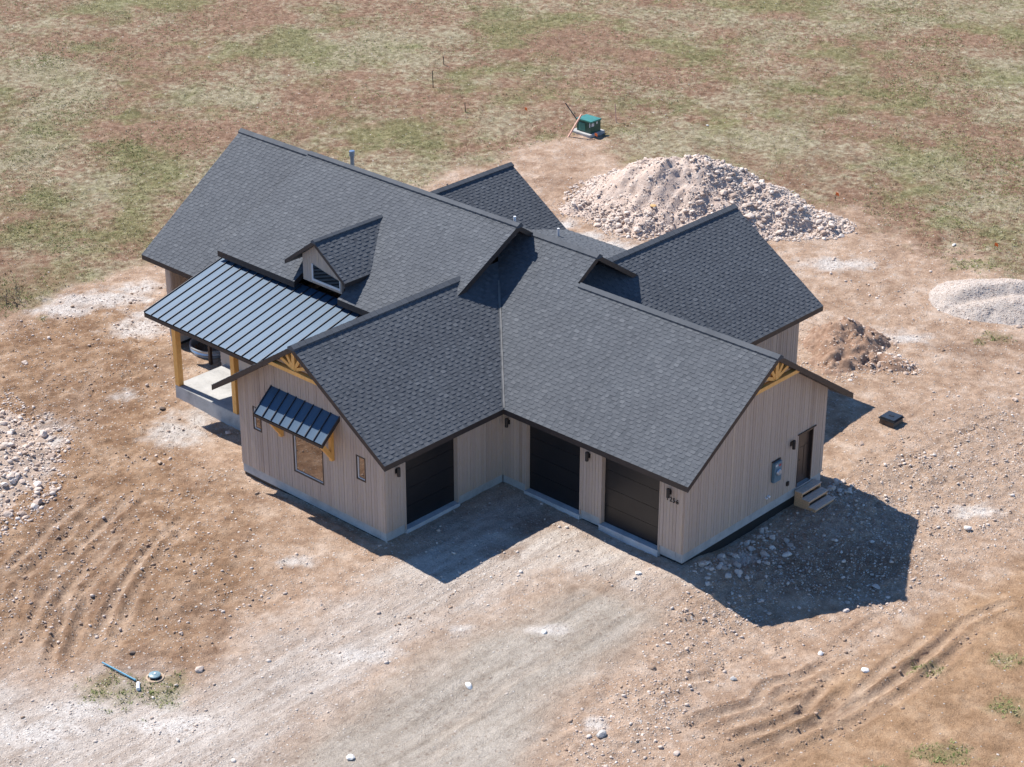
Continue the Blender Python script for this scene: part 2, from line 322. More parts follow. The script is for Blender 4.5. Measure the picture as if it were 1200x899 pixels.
def masks(x, y):
    n1 = fbm(x*.55, y*.55, 3, 5, .6)-.5; n2 = fbm(x*.9+31, y*.9, 9, 4, .6)-.5
    qx = x + n1*3.0; qy = y + n2*3.0
    m = {}
    m['field'] = sstep(-.6, 1.4, poly_sd(qx, qy, FIELD))
    m['sand'] = sstep(-.5, 1.6, poly_sd(x+n1*1.6, y+n2*1.6, SAND))
    m['gravel'] = sstep(-1.2, 2.0, poly_sd(qx, qy, GRAVEL))
    m['soil'] = sstep(-.8, 1.8, poly_sd(x+n1*1.8, y+n2*1.8, SOIL))
    m['brown'] = sstep(-1.5, 2.0, poly_sd(qx, qy, BROWN))
    m['rocky'] = sstep(-1.0, 1.6, poly_sd(qx, qy, ROCKY))
    rag = fbm(x*1.9, y*1.9, 21, 5, .65)
    for key, L in (('dust', DUST), ('dark', DARK), ('green', GREEN)):
        a = np.zeros(np.shape(x)); l, f = to_site(x, y)
        for bx, by, rx, ry in L:
            bl, bf = bx*CY+by*SY, -bx*SY+by*CY
            r = np.sqrt(((l-bl)/rx)**2+((f-bf)/ry)**2)
            a = np.maximum(a, np.clip(1.35-r+(rag-.5)*2.2, 0, 1)*(r < 2.2))
        m[key] = a
    return m
def _offset(P, o):
    out = []
    for k, (a, b) in enumerate(P):
        p = P[max(k-1,0)]; q = P[min(k+1,len(P)-1)]; dx, dy = q[0]-p[0], q[1]-p[1]; L = math.hypot(dx, dy) or 1
        out.append((a-dy/L*o, b+dx/L*o))
    return out
TRACKS = [(P, 1.0) for P in RUTS[:12]] + [(_offset(P, .62), .55) for P in RUTS[:12]] + [(_offset(P, -1.75), .6) for P in RUTS[:12:2]] + [(P, .28) for P in RUTS[12:]]
def ruts(x, y):
    """bundles of shallow parallel wheel tracks; k marks the compacted bands"""
    h = np.zeros(np.shape(x)); k = np.zeros(np.shape(x)); eg = np.zeros(np.shape(x)); px = x + (fbm(x*.22, y*.22, 5, 2)-.5)*.5; py = y + (fbm(x*.22+9, y*.22, 6, 2)-.5)*.5
    jag = (fbm(x*2.3, y*2.3, 45, 3)-.5)*.07; brk = np.clip(.62 + 1.0*(fbm(x*.4, y*.4, 44, 3)-.4), .15, 1.1); l, f = to_site(x, y)
    for i, (P, wt) in enumerate(TRACKS):
        bl, bf = zip(*[to_site(a, b) for a, b in P])
        sel = (l > min(bl)-1.8) & (l < max(bl)+1.8) & (f > min(bf)-1.8) & (f < max(bf)+1.8)
        if not sel.any(): continue
        d = line_d(px[sel], py[sel], P)+jag[sel]; fade = np.clip(np.minimum(np.hypot(x[sel]-P[0][0], y[sel]-P[0][1]), np.hypot(x[sel]-P[-1][0], y[sel]-P[-1][1]))/1.1, 0, 1); amp = (.065, .105, .055, .08)[i % 4]*wt; b = brk[sel]*fade
        h[sel] += amp*b*(-np.exp(-(d/.17)**4) + .75*np.exp(-((d-.27)/.075)**2))
        k[sel] = np.maximum(k[sel], wt*np.clip(b,0,1)*np.exp(-(d/.20)**4))
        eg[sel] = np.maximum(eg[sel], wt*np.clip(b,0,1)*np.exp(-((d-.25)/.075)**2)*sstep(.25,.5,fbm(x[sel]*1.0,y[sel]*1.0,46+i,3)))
    return h, k, eg
def terrain(x, y, m=None, detail=True):
    x = np.asarray(x, float); y = np.asarray(y, float)
    if m is None: m = masks(x, y)
    z = base_z(x, y); dh = near_house(x, y)
    calm = sstep(.1, 1.2, dh)
    z = z + calm*(fbm(x*.45, y*.45, 13, 3)-.5)*.16
    rough = .05 + .07*m['brown'] + .10*m['rocky'] + .05*m['field'] - .035*m['sand'] - .02*m['gravel']
    z = z + (.3+.7*calm)*(fbm(x*2.1, y*2.1, 17, 4, .6)-.5)*rough*1.5
    z = z + (fbm(x*5.1, y*5.1, 19, 2, .6)-.5)*rough*1.0
    h, k, eg = ruts(x, y); z = z + h*calm
    # small graded bank on the right and the lip of the bare soil
    # trench along the front-left wing and the right gable
    tr = np.exp(-((y+5.98)/.22)**2)*sstep(-8.2,-7.4,x)*(1-sstep(-.6,.1,x)); z = z - .14*tr
    # egress window well
    wl = np.sqrt((x+16.75)**2+(y-.35)**2); z = np.where((wl < .86) & (y < .36), z-1.1, z)
    return z, k, eg
def axis(lo, core0, core1, hi, h, mid=None):
    a = list(np.arange(core0, core1+h/2, h)); s = h; x = a[-1]
    while x < hi: s *= 1.13; x += s; a.append(x)
    s = h; x = a[0]; p = []
    while x > lo: s *= 1.13; x -= s; p.append(x)
    return np.array(p[::-1]+a)
lax = axis(-900, -31, 31, 900, .10); 
f1 = list(np.arange(-19, 32, .10)); x = f1[-1]; s = .10
while x < 72: s = min(s*1.02, .26); x += s; f1.append(x)
while x < 1500: s *= 1.13; x += s; f1.append(x)
x = f1[0]; s = .125; p = []
while x > -900: s *= 1.13; x -= s; p.append(x)
fax = np.array(p[::-1]+f1)
LL, FF = np.meshgrid(lax, fax); gx, gy = from_site(LL, FF)
shp = gx.shape; gx = gx.ravel(); gy = gy.ravel()
gm = masks(gx, gy); gz, gk, ge = terrain(gx, gy, gm)
nl = len(lax); nf = len(fax)
def grid_mesh(name, X, Y, Z, n0, n1):
    me = bpy.data.meshes.new(name); nv = len(X)
    me.vertices.add(nv); me.vertices.foreach_set('co', np.stack([X, Y, Z], 1).astype(np.float32).ravel())
    i = (np.arange(n1-1)[:,None]*n0 + np.arange(n0-1)[None,:]).ravel()
    q = np.stack([i, i+1, i+1+n0, i+n0], 1).astype(np.int32)
    me.loops.add(q.size); me.polygons.add(len(q)); me.loops.foreach_set('vertex_index', q.ravel())
    me.polygons.foreach_set('loop_start', np.arange(0, q.size, 4, dtype=np.int32))
    me.polygons.foreach_set('use_smooth', np.ones(len(q), bool)); me.update(calc_edges=True); return me
me = grid_mesh('ground', gx, gy, gz, nl, nf)
def put_color(me, name, r, g, b, a=None):
    at = me.attributes.new(name, 'FLOAT_COLOR', 'POINT')
    at.data.foreach_set('color', np.stack([r, g, b, np.ones_like(r) if a is None else a], 1).astype(np.float32).ravel())
put_color(me, 'zone_a', gm['field'], gm['sand'], gm['gravel']); put_color(me, 'zone_b', gm['soil'], gm['brown'], gm['rocky'])
put_color(me, 'zone_c', gm['dust'], gm['dark'], gm['green'])
at = me.attributes.new('rut', 'FLOAT', 'POINT'); at.data.foreach_set('value', gk.astype(np.float32))
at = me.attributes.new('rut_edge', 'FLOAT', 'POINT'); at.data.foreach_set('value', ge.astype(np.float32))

def ground_material():
    n = NT('site_ground'); v = n.coord()
    A = n.node('ShaderNodeSeparateColor'); n.link(n.attr('zone_a', 'Color'), A.inputs[0])
    B = n.node('ShaderNodeSeparateColor'); n.link(n.attr('zone_b', 'Color'), B.inputs[0])
    Cc = n.node('ShaderNodeSeparateColor'); n.link(n.attr('zone_c', 'Color'), Cc.inputs[0])
    big = n.noise(.22, 5, .6, v); med = n.noise(1.1, 6, .65, v); fine = n.noise(6, 5, .7, v); grit = n.noise(24, 3, .7, v)
    # track-wise streaks along the drive
    streak = n.noise(1.0, 5, .65, v, stretch=(2.6, .22, 1))
    col = n.ramp(med, [(.30, (.300,.192,.126)), (.5, (.445,.312,.222)), (.68, (.57,.445,.350))])
    brown = n.ramp(med, [(.30, (.185,.105,.060)), (.5, (.325,.205,.125)), (.68, (.46,.322,.220))])
    col = n.mix(B.outputs[1], col, brown)
    rocky = n.ramp(fine, [(.28, (.330,.215,.145)), (.5, (.445,.325,.240)), (.72, (.54,.435,.355))])
    col = n.mix(n.math('MULTIPLY', B.outputs[2], .8), col, rocky)
    soil = n.ramp(med, [(.30, (.275,.168,.094)), (.5, (.390,.248,.146)), (.68, (.475,.325,.208))])
    col = n.mix(B.outputs[0], col, soil)
    gravel = n.ramp(streak, [(.32, (.40,.325,.268)), (.5, (.515,.445,.385)), (.66, (.62,.56,.50))])
    col = n.mix(n.math('MULTIPLY', A.outputs[2], .95), col, gravel)
    sand = n.ramp(streak, [(.32, (.335,.285,.232)), (.5, (.415,.360,.300)), (.66, (.485,.427,.362))])
    col = n.mix(n.math('MULTIPLY', A.outputs[1], 1.0), col, sand)
    # meadow: bare red-brown soil, straw, thin green
    f1 = n.noise(.10, 6, .60, v); f2 = n.noise(.5, 6, .68, v, stretch=(1,1.0,1)); f3 = n.noise(2.6, 6, .72, v)
    bare = n.ramp(f3, [(.28, (.125,.070,.043)), (.5, (.255,.158,.104)), (.72, (.385,.265,.188))])
    straw = n.ramp(f3, [(.28, (.150,.122,.070)), (.5, (.310,.265,.172)), (.72, (.49,.435,.315))])
    green = n.ramp(f3, [(.28, (.078,.083,.031)), (.5, (.182,.178,.078)), (.72, (.335,.315,.165))])
    f4 = n.noise(1.1, 7, .8, v); gs = n.math('ADD', n.math('MULTIPLY', f1, .62), n.math('ADD', n.math('MULTIPLY', f2, .18), n.math('MULTIPLY', f4, .20)))
    meadow = n.mix(n.ramp(n.math('ADD', n.math('MULTIPLY', gs, .8), n.math('MULTIPLY', f3, .2)), [(.475, (0,0,0)), (.55, (1,1,1))]), bare, straw)
    g2 = n.noise(.14, 7, .64, v); f5 = n.noise(.8, 7, .8, n.node('ShaderNodeTexCoord').outputs['Generated'] if False else v, stretch=(1.1,.9,1)); gsel = n.math('ADD', n.math('MULTIPLY', g2, .72), n.math('MULTIPLY', f5, .28))
    meadow = n.mix(n.ramp(gsel, [(.49, (0,0,0)), (.575, (.8,.8,.8))]), meadow, green)
    col = n.mix(A.outputs[0], col, meadow)
    col = n.mix(n.math('MULTIPLY', Cc.outputs[2], .55, True), col, green)
    col = n.mix(n.math('MULTIPLY', Cc.outputs[1], .6), col, n.ramp(fine, [(.3, (.17,.10,.062)), (.7, (.30,.19,.125))]))
    col = n.mix(n.math('MULTIPLY', Cc.outputs[0], .88), col, n.ramp(fine, [(.3, (.54,.48,.43)), (.7, (.74,.70,.65))]))
    rut = n.attr('rut', 'Fac')
    col = n.mix(n.math('MULTIPLY', rut, .75, True), col, n.ramp(med, [(.3, (.42,.295,.205)), (.7, (.53,.405,.305))]))
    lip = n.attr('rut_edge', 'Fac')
    col = n.mix(n.math('MULTIPLY', lip, .75, True), col, n.ramp(fine, [(.3, (.15,.085,.052)), (.7, (.27,.17,.11))]))  # dark line beside the tracks: moist soil, with lip shadow painted into the colour
    # patchy large scale tone and fine speckle of pale stone chips
    col = n.mix(.5, col, n.ramp(big, [(.3, (.80,.77,.74)), (.7, (1.08,1.08,1.08))]), 'MULTIPLY')
    vo = n.node('ShaderNodeTexVoronoi'); vo.inputs['Scale'].default_value = 9; n.link(v, vo.inputs['Vector'])
    chip = n.ramp(vo.outputs['Distance'], [(.22, (1,1,1)), (.36, (0,0,0))])
    sel = n.node('ShaderNodeSeparateColor'); n.link(vo.outputs['Color'], sel.inputs[0])
    dens = n.math('ADD', n.math('MULTIPLY', n.math('ADD', B.outputs[2], A.outputs[2]),   .30), .26)
    dens = n.math('MULTIPLY', dens, n.math('SUBTRACT', 1.05, n.math('ADD', n.math('MULTIPLY', A.outputs[1], .85), n.math('ADD', n.math('MULTIPLY', A.outputs[0], .85), n.math('MULTIPLY', B.outputs[0], .9)))))
    pick = n.math('LESS_THAN', sel.outputs[0], dens)
    cm = n.math('MULTIPLY', chip, pick)
    col = n.mix(n.math('MULTIPLY', cm, .75), col, n.ramp(sel.outputs[1], [(0, (.42,.33,.27)), (.5, (.60,.53,.46)), (1, (.70,.66,.61))]))
    mid = n.noise(3.1, 5, .72, v); col = n.mix(.6, col, n.ramp(mid, [(.32, (.66,.62,.59)), (.5, (1,1,1)), (.68, (1.18,1.18,1.18))]), 'MULTIPLY')
    col = n.mix(.6, col, n.ramp(grit, [(.30, (.50,.48,.46)), (.5, (1,1,1)), (.70, (1.35,1.35,1.33))]), 'MULTIPLY')
    v2 = n.node('ShaderNodeTexVoronoi'); v2.inputs['Scale'].default_value = 4.2; n.link(v, v2.inputs['Vector'])
    s2 = n.node('ShaderNodeSeparateColor'); n.link(v2.outputs['Color'], s2.inputs[0])
    c2 = n.math('MULTIPLY', n.ramp(v2.outputs['Distance'], [(.15, (1,1,1)), (.24, (0,0,0))]), n.math('LESS_THAN', s2.outputs[0], n.math('MULTIPLY', dens, .55)))
    col = n.mix(n.math('MULTIPLY', c2, .8), col, n.ramp(s2.outputs[1], [(0, (.46,.37,.31)), (.5, (.62,.55,.49)), (1, (.72,.68,.63))]))
    dk = n.math('MULTIPLY', n.ramp(v2.outputs['Distance'], [(.10, (1,1,1)), (.30, (0,0,0))]), n.math('GREATER_THAN', s2.outputs[2], .86))  # scattered dark spots, the shade of small pits painted as colour
    col = n.mix(n.math('MULTIPLY', dk, .45), col, (.16,.10,.068)); cm = n.math('MAXIMUM', cm, c2)
    hh = n.math('ADD', n.math('MULTIPLY', fine, 1.0), n.math('ADD', n.math('MULTIPLY', grit, .45), n.math('MULTIPLY', cm, .35)))
    nr = n.bump(hh, .9, .09)
    return n.done(col, .95, nr, spec=.15)
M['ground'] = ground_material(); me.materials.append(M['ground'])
ground = bpy.data.objects.new('ground', me); COL.objects.link(ground)
tag(ground, 'bare graded building site ground merging into patchy brown meadow', 'ground', kind='structure')
def gz_at(x, y): return float(terrain(np.array([x]), np.array([y]))[0][0])

# ------------------------------------------------------------------ the house
house = thing('house', 'newly built pale wood sided house with dark shingle gables and three black garage doors', 'house')
s8 = 0.6589
ROOF_T = .20
def clip_poly(P, a, b, c):
    """keep a*u+b*v+c >= 0"""
    out = []
    for p, q in zip(P, P[1:]+P[:1]):
        dp = a*p[0]+b*p[1]+c; dq = a*q[0]+b*q[1]+c
        if dp >= 0: out.append(p)
        if dp*dq < 0:
            t = dp/(dp-dq); out.append((p[0]+(q[0]-p[0])*t, p[1]+(q[1]-p[1])*t))
    return out
def convex_clip(P, C):
    A = sum(C[i][0]*C[(i+1)%len(C)][1]-C[(i+1)%len(C)][0]*C[i][1] for i in range(len(C)))
    if A < 0: C = C[::-1]
    for (ax, ay), (bx, by) in zip(C, C[1:]+C[:1]):
        if len(P) < 3: return []
        P = clip_poly(P, -(by-ay), bx-ax, (by-ay)*ax-(bx-ax)*ay)
    return P
def roof_slope(polys, z0, p0, d, s, seed=0, t=ROOF_T, name='roof_slope', course=.145):
    """polys: convex plan polygons; plane passes z0 at plan point p0 and climbs s per metre along plan direction d"""
    d = Vector(d).normalized(); e = Vector((d.y, -d.x)); zf = lambda x, y: z0 + s*((x-p0[0])*d.x+(y-p0[1])*d.y)
    mb = MB()
    for P in polys:
        A = sum(P[i][0]*P[(i+1)%len(P)][1]-P[(i+1)%len(P)][0]*P[i][1] for i in range(len(P)))
        if A < 0: P = P[::-1]
        top = [(x, y, zf(x, y)) for x, y in P]; bot = [(x, y, z-t) for x, y, z in top]
        mb.poly(top, 0); mb.poly(bot[::-1], 1)
        for i in range(len(P)):
            j = (i+1) % len(P); mb.poly([bot[i], bot[j], top[j], top[i]], 1)
    r = build(name, mb, [M['shingle'], M['fascia']], house)
    k = math.sqrt(1+s*s); sh = MB(); rr = random.Random(seed)
    up = Vector((d.x, d.y, s))/k; nv = Vector((-s*d.x, -s*d.y, 1))/k; ev = Vector((e.x, e.y, 0)); org = Vector((p0[0], p0[1], z0))
    to3 = lambda u, v, h: org + ev*u + up*v + nv*h
    for P in polys:
        Q = [((x-p0[0])*e.x+(y-p0[1])*e.y, ((x-p0[0])*d.x+(y-p0[1])*d.y)*k) for x, y in P]
        u0 = min(q[0] for q in Q); u1 = max(q[0] for q in Q); v0 = min(q[1] for q in Q)-.03; v1 = max(q[1] for q in Q)
        # overhang of the drip edge
        v = math.floor(v0/course)*course
        while v < v1:
            u = u0 - rr.random()*.4; hi = rr.random() < .5
            while u < u1:
                w = rr.uniform(.13, .24) if hi else rr.uniform(.11, .20)
                hb = .021 if hi else .010
                T = convex_clip([(u, v), (u+w, v), (u+w, v+course+.012), (u, v+course+.012)], Q)
                if len(T) >= 3:
                    tone = min(1, max(0, rr.gauss(.55 if hi else .37, .11)))
                    H = lambda vv: hb + (.006-hb)*(vv-v)/(course+.012)
                    sh.poly([to3(a, b, H(b)) for a, b in T], 0, tone)
                    for (a, b), (a2, b2) in zip(T, T[1:]+T[:1]):
                        if abs(b-v) < 1e-5 and abs(b2-v) < 1e-5 or hi and abs(a-a2) < 1e-5:
                            sh.poly([to3(a, b, 0), to3(a2, b2, 0), to3(a2, b2, H(b2)), to3(a, b, H(b))], 0, tone)
                u += w; hi = not hi
            v += course
    o = build('shingles', sh, M['shingle'], r); o['kind'] = 'stuff'
    return r
def ridge_cap(a, b, s1, s2, w=.17):
    """overlapping ridge pieces from a to b; s1, s2 the roof pitches on its two sides"""
    a = Vector(a); b = Vector(b); L = (b-a).length; d = (b-a)/L; side = Vector((d.y, -d.x, 0)); mb = MB(); n = max(1, int(L/.3)); rr = random.Random(int(L*1000))
    for i in range(n):
        p = a + d*(L*i/n); q = a + d*(L*(i+1)/n + .02); t = rr.uniform(.3, .55); hz = .075; lo = .012
        for p_, q_, e_ in ((p, q, 1),):
            R = lambda P, o: [P+side*w+Vector((0,0,-s1*w+.0)), P+side*w+Vector((0,0,-s1*w+.075+o)), P+Vector((0,0,hz+o-.01)), P-side*w+Vector((0,0,-s2*w+.075+o)), P-side*w+Vector((0,0,-s2*w))]
            A = R(p_, .010); B = R(q_, 0)
            for j in range(4): mb.poly([A[j], A[j+1], B[j+1], B[j]], 0, t)
            mb.poly(A[::-1], 0, t); mb.poly(B, 0, t)
    return build('ridge_cap', mb, M['shingle'], house)

# garage block and the block behind it share one front slope
ZE = 3.1215; OV = .699
gP1 = [(OV,-OV),(8.96,-OV),(8.96,4.02),(-4.02,4.02)]
gP2 = [(-4.02,4.02),(-.04,4.02),(-.04,5.157),(-4.02,5.157)]
roof_slope([gP1, gP2], ZE, (OV,-OV), (0,1), s8, 1)
roof_slope([[(-1.5,4.02),(8.96,4.02),(8.96,8.75),(-1.5,8.75)]], ZE, (8.96,8.75), (0,-1), s8, 2)
ridge_cap((.1,4.02,6.235), (8.98,4.02,6.235), s8, s8)
# rear slope of the middle block, then the low rear patio roof
z2 = ZE + s8*(5.157+OV)
def slope_down(polys, zr, pr, d, s, seed, **k):
    """as roof_slope but given at its ridge: d points up the slope"""
    ref = polys[0][0]; D = Vector(d).normalized(); z = zr + s*((ref[0]-pr[0])*D.x+(ref[1]-pr[1])*D.y)
    # put the origin at the lowest point so the courses start at the eave
    low = min((p for P in polys for p in P), key=lambda p: p[0]*D.x+p[1]*D.y)
    z = zr + s*((low[0]-pr[0])*D.x+(low[1]-pr[1])*D.y)
    return roof_slope(polys, z, low, d, s, seed, **k)
slope_down([[(-9,5.157),(-.04,5.157),(-.04,9.6),(-9,9.6)]], z2, (-9,5.157), (0,-1), s8, 3)
ridge_cap((-3.9,5.157,z2), (-.02,5.157,z2), s8, s8)
slope_down([[(-11.6,9.4),(-2.2,9.4),(-2.2,14.05),(-11.6,14.05)]], 2.80, (-11.6,14.05), (0,-1), .20, 4, t=.16)
# front-left wing
ZD = ZE + s8*(3.782+OV)
roof_slope([[(OV,-6.487),(OV,-OV),(-3.782,3.782),(-3.782,-6.487)]], ZE, (OV,-6.487), (-1,0), s8, 5)
roof_slope([[(-8.263,-6.487),(-3.782,-6.487),(-3.782,1.7),(-8.263,1.7)]], ZE, (-8.263,-6.487), (1,0), s8, 6)
ridge_cap((-3.782,-6.50,ZD), (-3.782,1.72,ZD), s8, s8)
# main block: the steep left end and the shallower front raised over the porch
AY = 4.336
slope_down([[(-19.0,-1.246),(-14.6,-1.246),(-14.6,AY),(-19.0,AY)]], 7.484, (-19,AY), (0,1), .7053, 7)
sA = .5484; ZA = 7.53
DX0, DX1 = -10.22, -7.80          # opening cut for the dormer
slope_down([[(-14.75,-.70),(DX0,-.70),(DX0,AY),(-14.75,AY)], [(DX0,-.26),(DX1,-.26),(DX1,AY),(DX0,AY)], [(DX1,-.70),(-3.22,-.70),(-3.22,AY),(DX1,AY)]], ZA, (-3.22,AY), (0,1), sA, 8, t=.24)
slope_down([[(-19.0,AY),(-3.22,AY),(-3.22,9.7),(-19.0,9.7)]], 7.484, (-19,AY), (0,-1), s8, 9)
ridge_cap((-19.02,AY,7.484), (-14.7,AY,7.50), .7053, s8); ridge_cap((-14.7,AY,7.545), (-3.20,AY,7.545), sA, s8)
# rear wings
ZC = 6.045
slope_down([[(-.934,4.15),(3.618,4.15),(3.618,14.475),(-.934,14.475)]], ZC, (-.934,4.15), (-1,0), s8, 10)
slope_down([[(-5.486,9.0),(-.934,6.0),(-.934,14.475),(-5.486,14.475)]], ZC, (-.934,6), (1,0), s8, 11)
ridge_cap((-.934,6.3,ZC), (-.934,14.49,ZC), s8, s8)
ZEW = 4.98
slope_down([[(-12.72,6.0),(-9.358,8.0),(-9.358,14.05),(-12.72,14.05)]], ZEW, (-12.72,6), (-1,0), s8, 12)
slope_down([[(-16.08,8.0),(-12.72,6.0),(-12.72,14.05),(-16.08,14.05)]], ZEW, (-12.72,6), (1,0), s8, 13)
ridge_cap((-12.72,7.4,ZEW), (-12.72,14.07,ZEW), s8, s8)
# dormer
DRX, DRZ = -9.07, 6.73; sd = .73
def zdorm(x): return DRZ - sd*abs(x-DRX)
slope_down([[(DRX,-.67),(-7.39,-.67),(-7.39,1.5),(DRX,3.4)]], DRZ, (DRX,-.67), (-1,0), sd, 14, t=.15)
slope_down([[(-10.75,-.67),(DRX,-.67),(DRX,3.4),(-10.75,1.5)]], DRZ, (DRX,-.67), (1,0), sd, 15, t=.15)
ridge_cap((DRX,-.68,DRZ), (DRX,2.85,DRZ), sd, sd, .11)
mb = MB()                                   # dormer front and cheeks
zb = 4.84
mb.poly([(-10.05,-.35,zb),(-7.90,-.35,zb),(-7.90,-.35,zdorm(-7.9)-.1),(DRX,-.35,DRZ-.1),(-10.05,-.35,zdorm(-10.05)-.1)])
mb.poly([(-7.90,-.35,zb),(-7.90,1.6,zb),(-7.90,1.6,zdorm(-7.9)-.1),(-7.90,-.35,zdorm(-7.9)-.1)])
mb.poly([(-10.05,1.6,zb),(-10.05,-.35,zb),(-10.05,-.35,zdorm(-10.05)-.1),(-10.05,1.6,zdorm(-10.05)-.1)])
dwall = build('dormer_wall', mb, M['siding'], house)
sb = MB(); x = -10.05
while x < -7.92:
    w = min(.13, -7.90-x); a = x+.004; b = x+w-.004
    tp = lambda q: zdorm(q)-.11
    y = -.368-random.random()*.006
    sb.poly([(a,y,zb),(b,y,zb),(b,y,tp(b)),(a,y,tp(a))], 0, random.uniform(.55,1)); sb.poly([(a,y,zb),(a,y,tp(a)),(a,-.35,tp(a)),(a,-.35,zb)]); sb.poly([(b,y,zb),(b,-.35,zb),(b,-.35,tp(b)),(b,y,tp(b))])
    x += .13
o = build('siding_boards', sb, M['siding'], dwall); o['kind'] = 'stuff'
dwin = build('dormer_window', (lambda m: (m.poly([(-9.44,-.385,5.04),(-7.98,-.385,5.04),(-7.98,-.385,5.33),(-9.44,-.385,5.60)]), m)[1])(MB()), M['dormer_glass'], house)
mb = MB()
mb.box(-9.52,-7.94,-.41,-.36,4.95,5.04); mb.box(-9.52,-9.44,-.41,-.362,5.04,5.64); mb.box(-7.98,-7.94,-.41,-.362,5.04,5.36)
build('window_frame', mb, M['white_trim'], dwin)

mb = MB(); A_ = Vector((OV,-OV,ZE+.045)); B_ = Vector((-3.15,3.15,ZE+s8*(3.15+OV)+.045)); n1 = Vector((.032,.032,.02))
mb.poly([A_, A_+n1, B_+n1, B_]); n2 = Vector((-.032,-.032,.02)); mb.poly([A_, B_, B_+n2, A_+n2]); build('valley_flashing', mb, mat_simple('dusty_flashing', (.125,.125,.125), .8, .3, 3), house)
# ---- walls of vertical boards
def siding_wall(p0, p1, nrm, z0, tops, openings=(), name='wall', bw=.138, lap=False):
    """p0->p1 plan line; tops = [(u,z)...] piecewise top; openings (u0,u1,z0,z1)"""
    p0 = Vector(p0); p1 = Vector(p1); L = (p1-p0).length; d = (p1-p0)/L; n = Vector(nrm)
    us = [t[0] for t in tops]; zs = [t[1] for t in tops]; top = lambda u: float(np.interp(u, us, zs))
    P = lambda u, o, z: (p0.x+d.x*u+n.x*o, p0.y+d.y*u+n.y*o, z)
    mb = MB(); br = sorted({0, L, *[u for u in us if 0 < u < L], *[q for o_ in openings for q in o_[:2]]})
    def spans(a, b):
        sp = [(z0, None)]
        for o_ in openings:
            if o_[0] < b-1e-4 and o_[1] > a+1e-4:
                ns = []
                for lo, hi in sp:
                    if o_[2] > lo: ns.append((lo, o_[2]))
                    if hi is None or o_[3] < hi: ns.append((o_[3], hi))
                sp = ns
        return sp
    for a, b in zip(br, br[1:]):
        for lo, hi in spans(a, b):
            mb.poly([P(a,0,lo), P(b,0,lo), P(b,0,hi if hi is not None else top(b)), P(a,0,hi if hi is not None else top(a))])
    for u0, u1, a, b in openings:                  # reveals
        dp = -.22
        mb.poly([P(u0,0,a),P(u0,dp,a),P(u0,dp,b),P(u0,0,b)]); mb.poly([P(u1,0,a),P(u1,0,b),P(u1,dp,b),P(u1,dp,a)])
        mb.poly([P(u0,0,b),P(u0,dp,b),P(u1,dp,b),P(u1,0,b)]); mb.poly([P(u0,0,a),P(u1,0,a),P(u1,dp,a),P(u0,dp,a)])
    w = build(name, mb, M['siding'], house)
    sb = MB(); rr = random.Random(int(L*977+z0*31))
    if lap:
        z = z0
        while z < min(zs):
            t = rr.uniform(.5,.8)
            sb.poly([P(0,.045,z),P(L,.045,z),P(L,.012,z+.15),P(0,.012,z+.15)],0,t); sb.poly([P(0,.0,z),P(L,.0,z),P(L,.045,z),P(0,.045,z)],0,t); z += .15
    else:
        cuts = sorted({0.0, L, *[q for o_ in openings for q in o_[:2]], *[i*bw for i in range(int(L/bw)+1)], *[u for u in us if 0 < u < L]})
        t = .5; prev = -1
        for a, b in zip(cuts, cuts[1:]):
            if b-a < .012: continue
            k = int(a/bw+1e-6)
            if k != prev: t = min(1, max(0, rr.gauss(.5, .17))); pr = .020+rr.random()*.010; prev = k
            g0 = .005 if abs(a-k*bw) < 1e-6 else 0; a2 = a+g0; b2 = b-.005
            for lo, hi in spans(a, b):
                za = hi if hi is not None else top(a2); zb_ = hi if hi is not None else top(b2)
                if za-lo < .02: continue
                sb.poly([P(a2,pr,lo),P(b2,pr,lo),P(b2,pr,zb_),P(a2,pr,za)],0,t)
                sb.poly([P(a2,0,lo),P(a2,pr,lo),P(a2,pr,za),P(a2,0,za)],0,t); sb.poly([P(b2,0,lo),P(b2,0,zb_),P(b2,pr,zb_),P(b2,pr,lo)],0,t)
                sb.poly([P(a2,0,lo),P(b2,0,lo),P(b2,pr,lo),P(a2,pr,lo)],0,t)
    o = build('siding_boards', sb, M['siding'], w); o['kind'] = 'stuff'
    return w
LG, WG, LW, WW = 8.311, 8.048, 5.839, 7.564
rt = lambda z: z-.12
eaveW = ZE+s8*OV-.14
# garage front
D2 = (1.13, 3.76); D3 = (4.66, 7.31)
siding_wall((0,0),(LG,0),(0,-1),0,[(0,eaveW),(LG,eaveW)],[(*D2,-.3,2.62),(*D3,-.3,2.62)])
# right gable
RD = (6.44, 7.34)
siding_wall((LG,0),(LG,WG),(1,0),0,[(0,eaveW),(WG/2,ZE+s8*(4.02+OV)-.12),(WG,eaveW)],[(*RD,-.02,2.10)])
siding_wall((LG,WG),(0,WG),(0,1),0,[(0,eaveW),(LG,eaveW)])
# front-left wing
D1 = (LW-4.94, LW-2.30)
siding_wall((0,-LW),(0,0),(1,0),0,[(0,eaveW),(LW,eaveW)],[(*D1,-.3,2.62)])
BW = (WW-4.66, WW-3.08, .72, 2.55); LWN = (WW-6.79, WW-6.34, 1.65, 2.59); RWN = (WW-1.38, WW-.91, 1.65, 2.59)
siding_wall((-WW,-LW),(0,-LW),(0,-1),0,[(0,eaveW),(WW/2,ZD-.12),(WW,eaveW)],[BW,LWN,RWN])
siding_wall((-WW,-.9),(-WW,-LW),(-1,0),0,[(0,eaveW),(4.94,eaveW)])
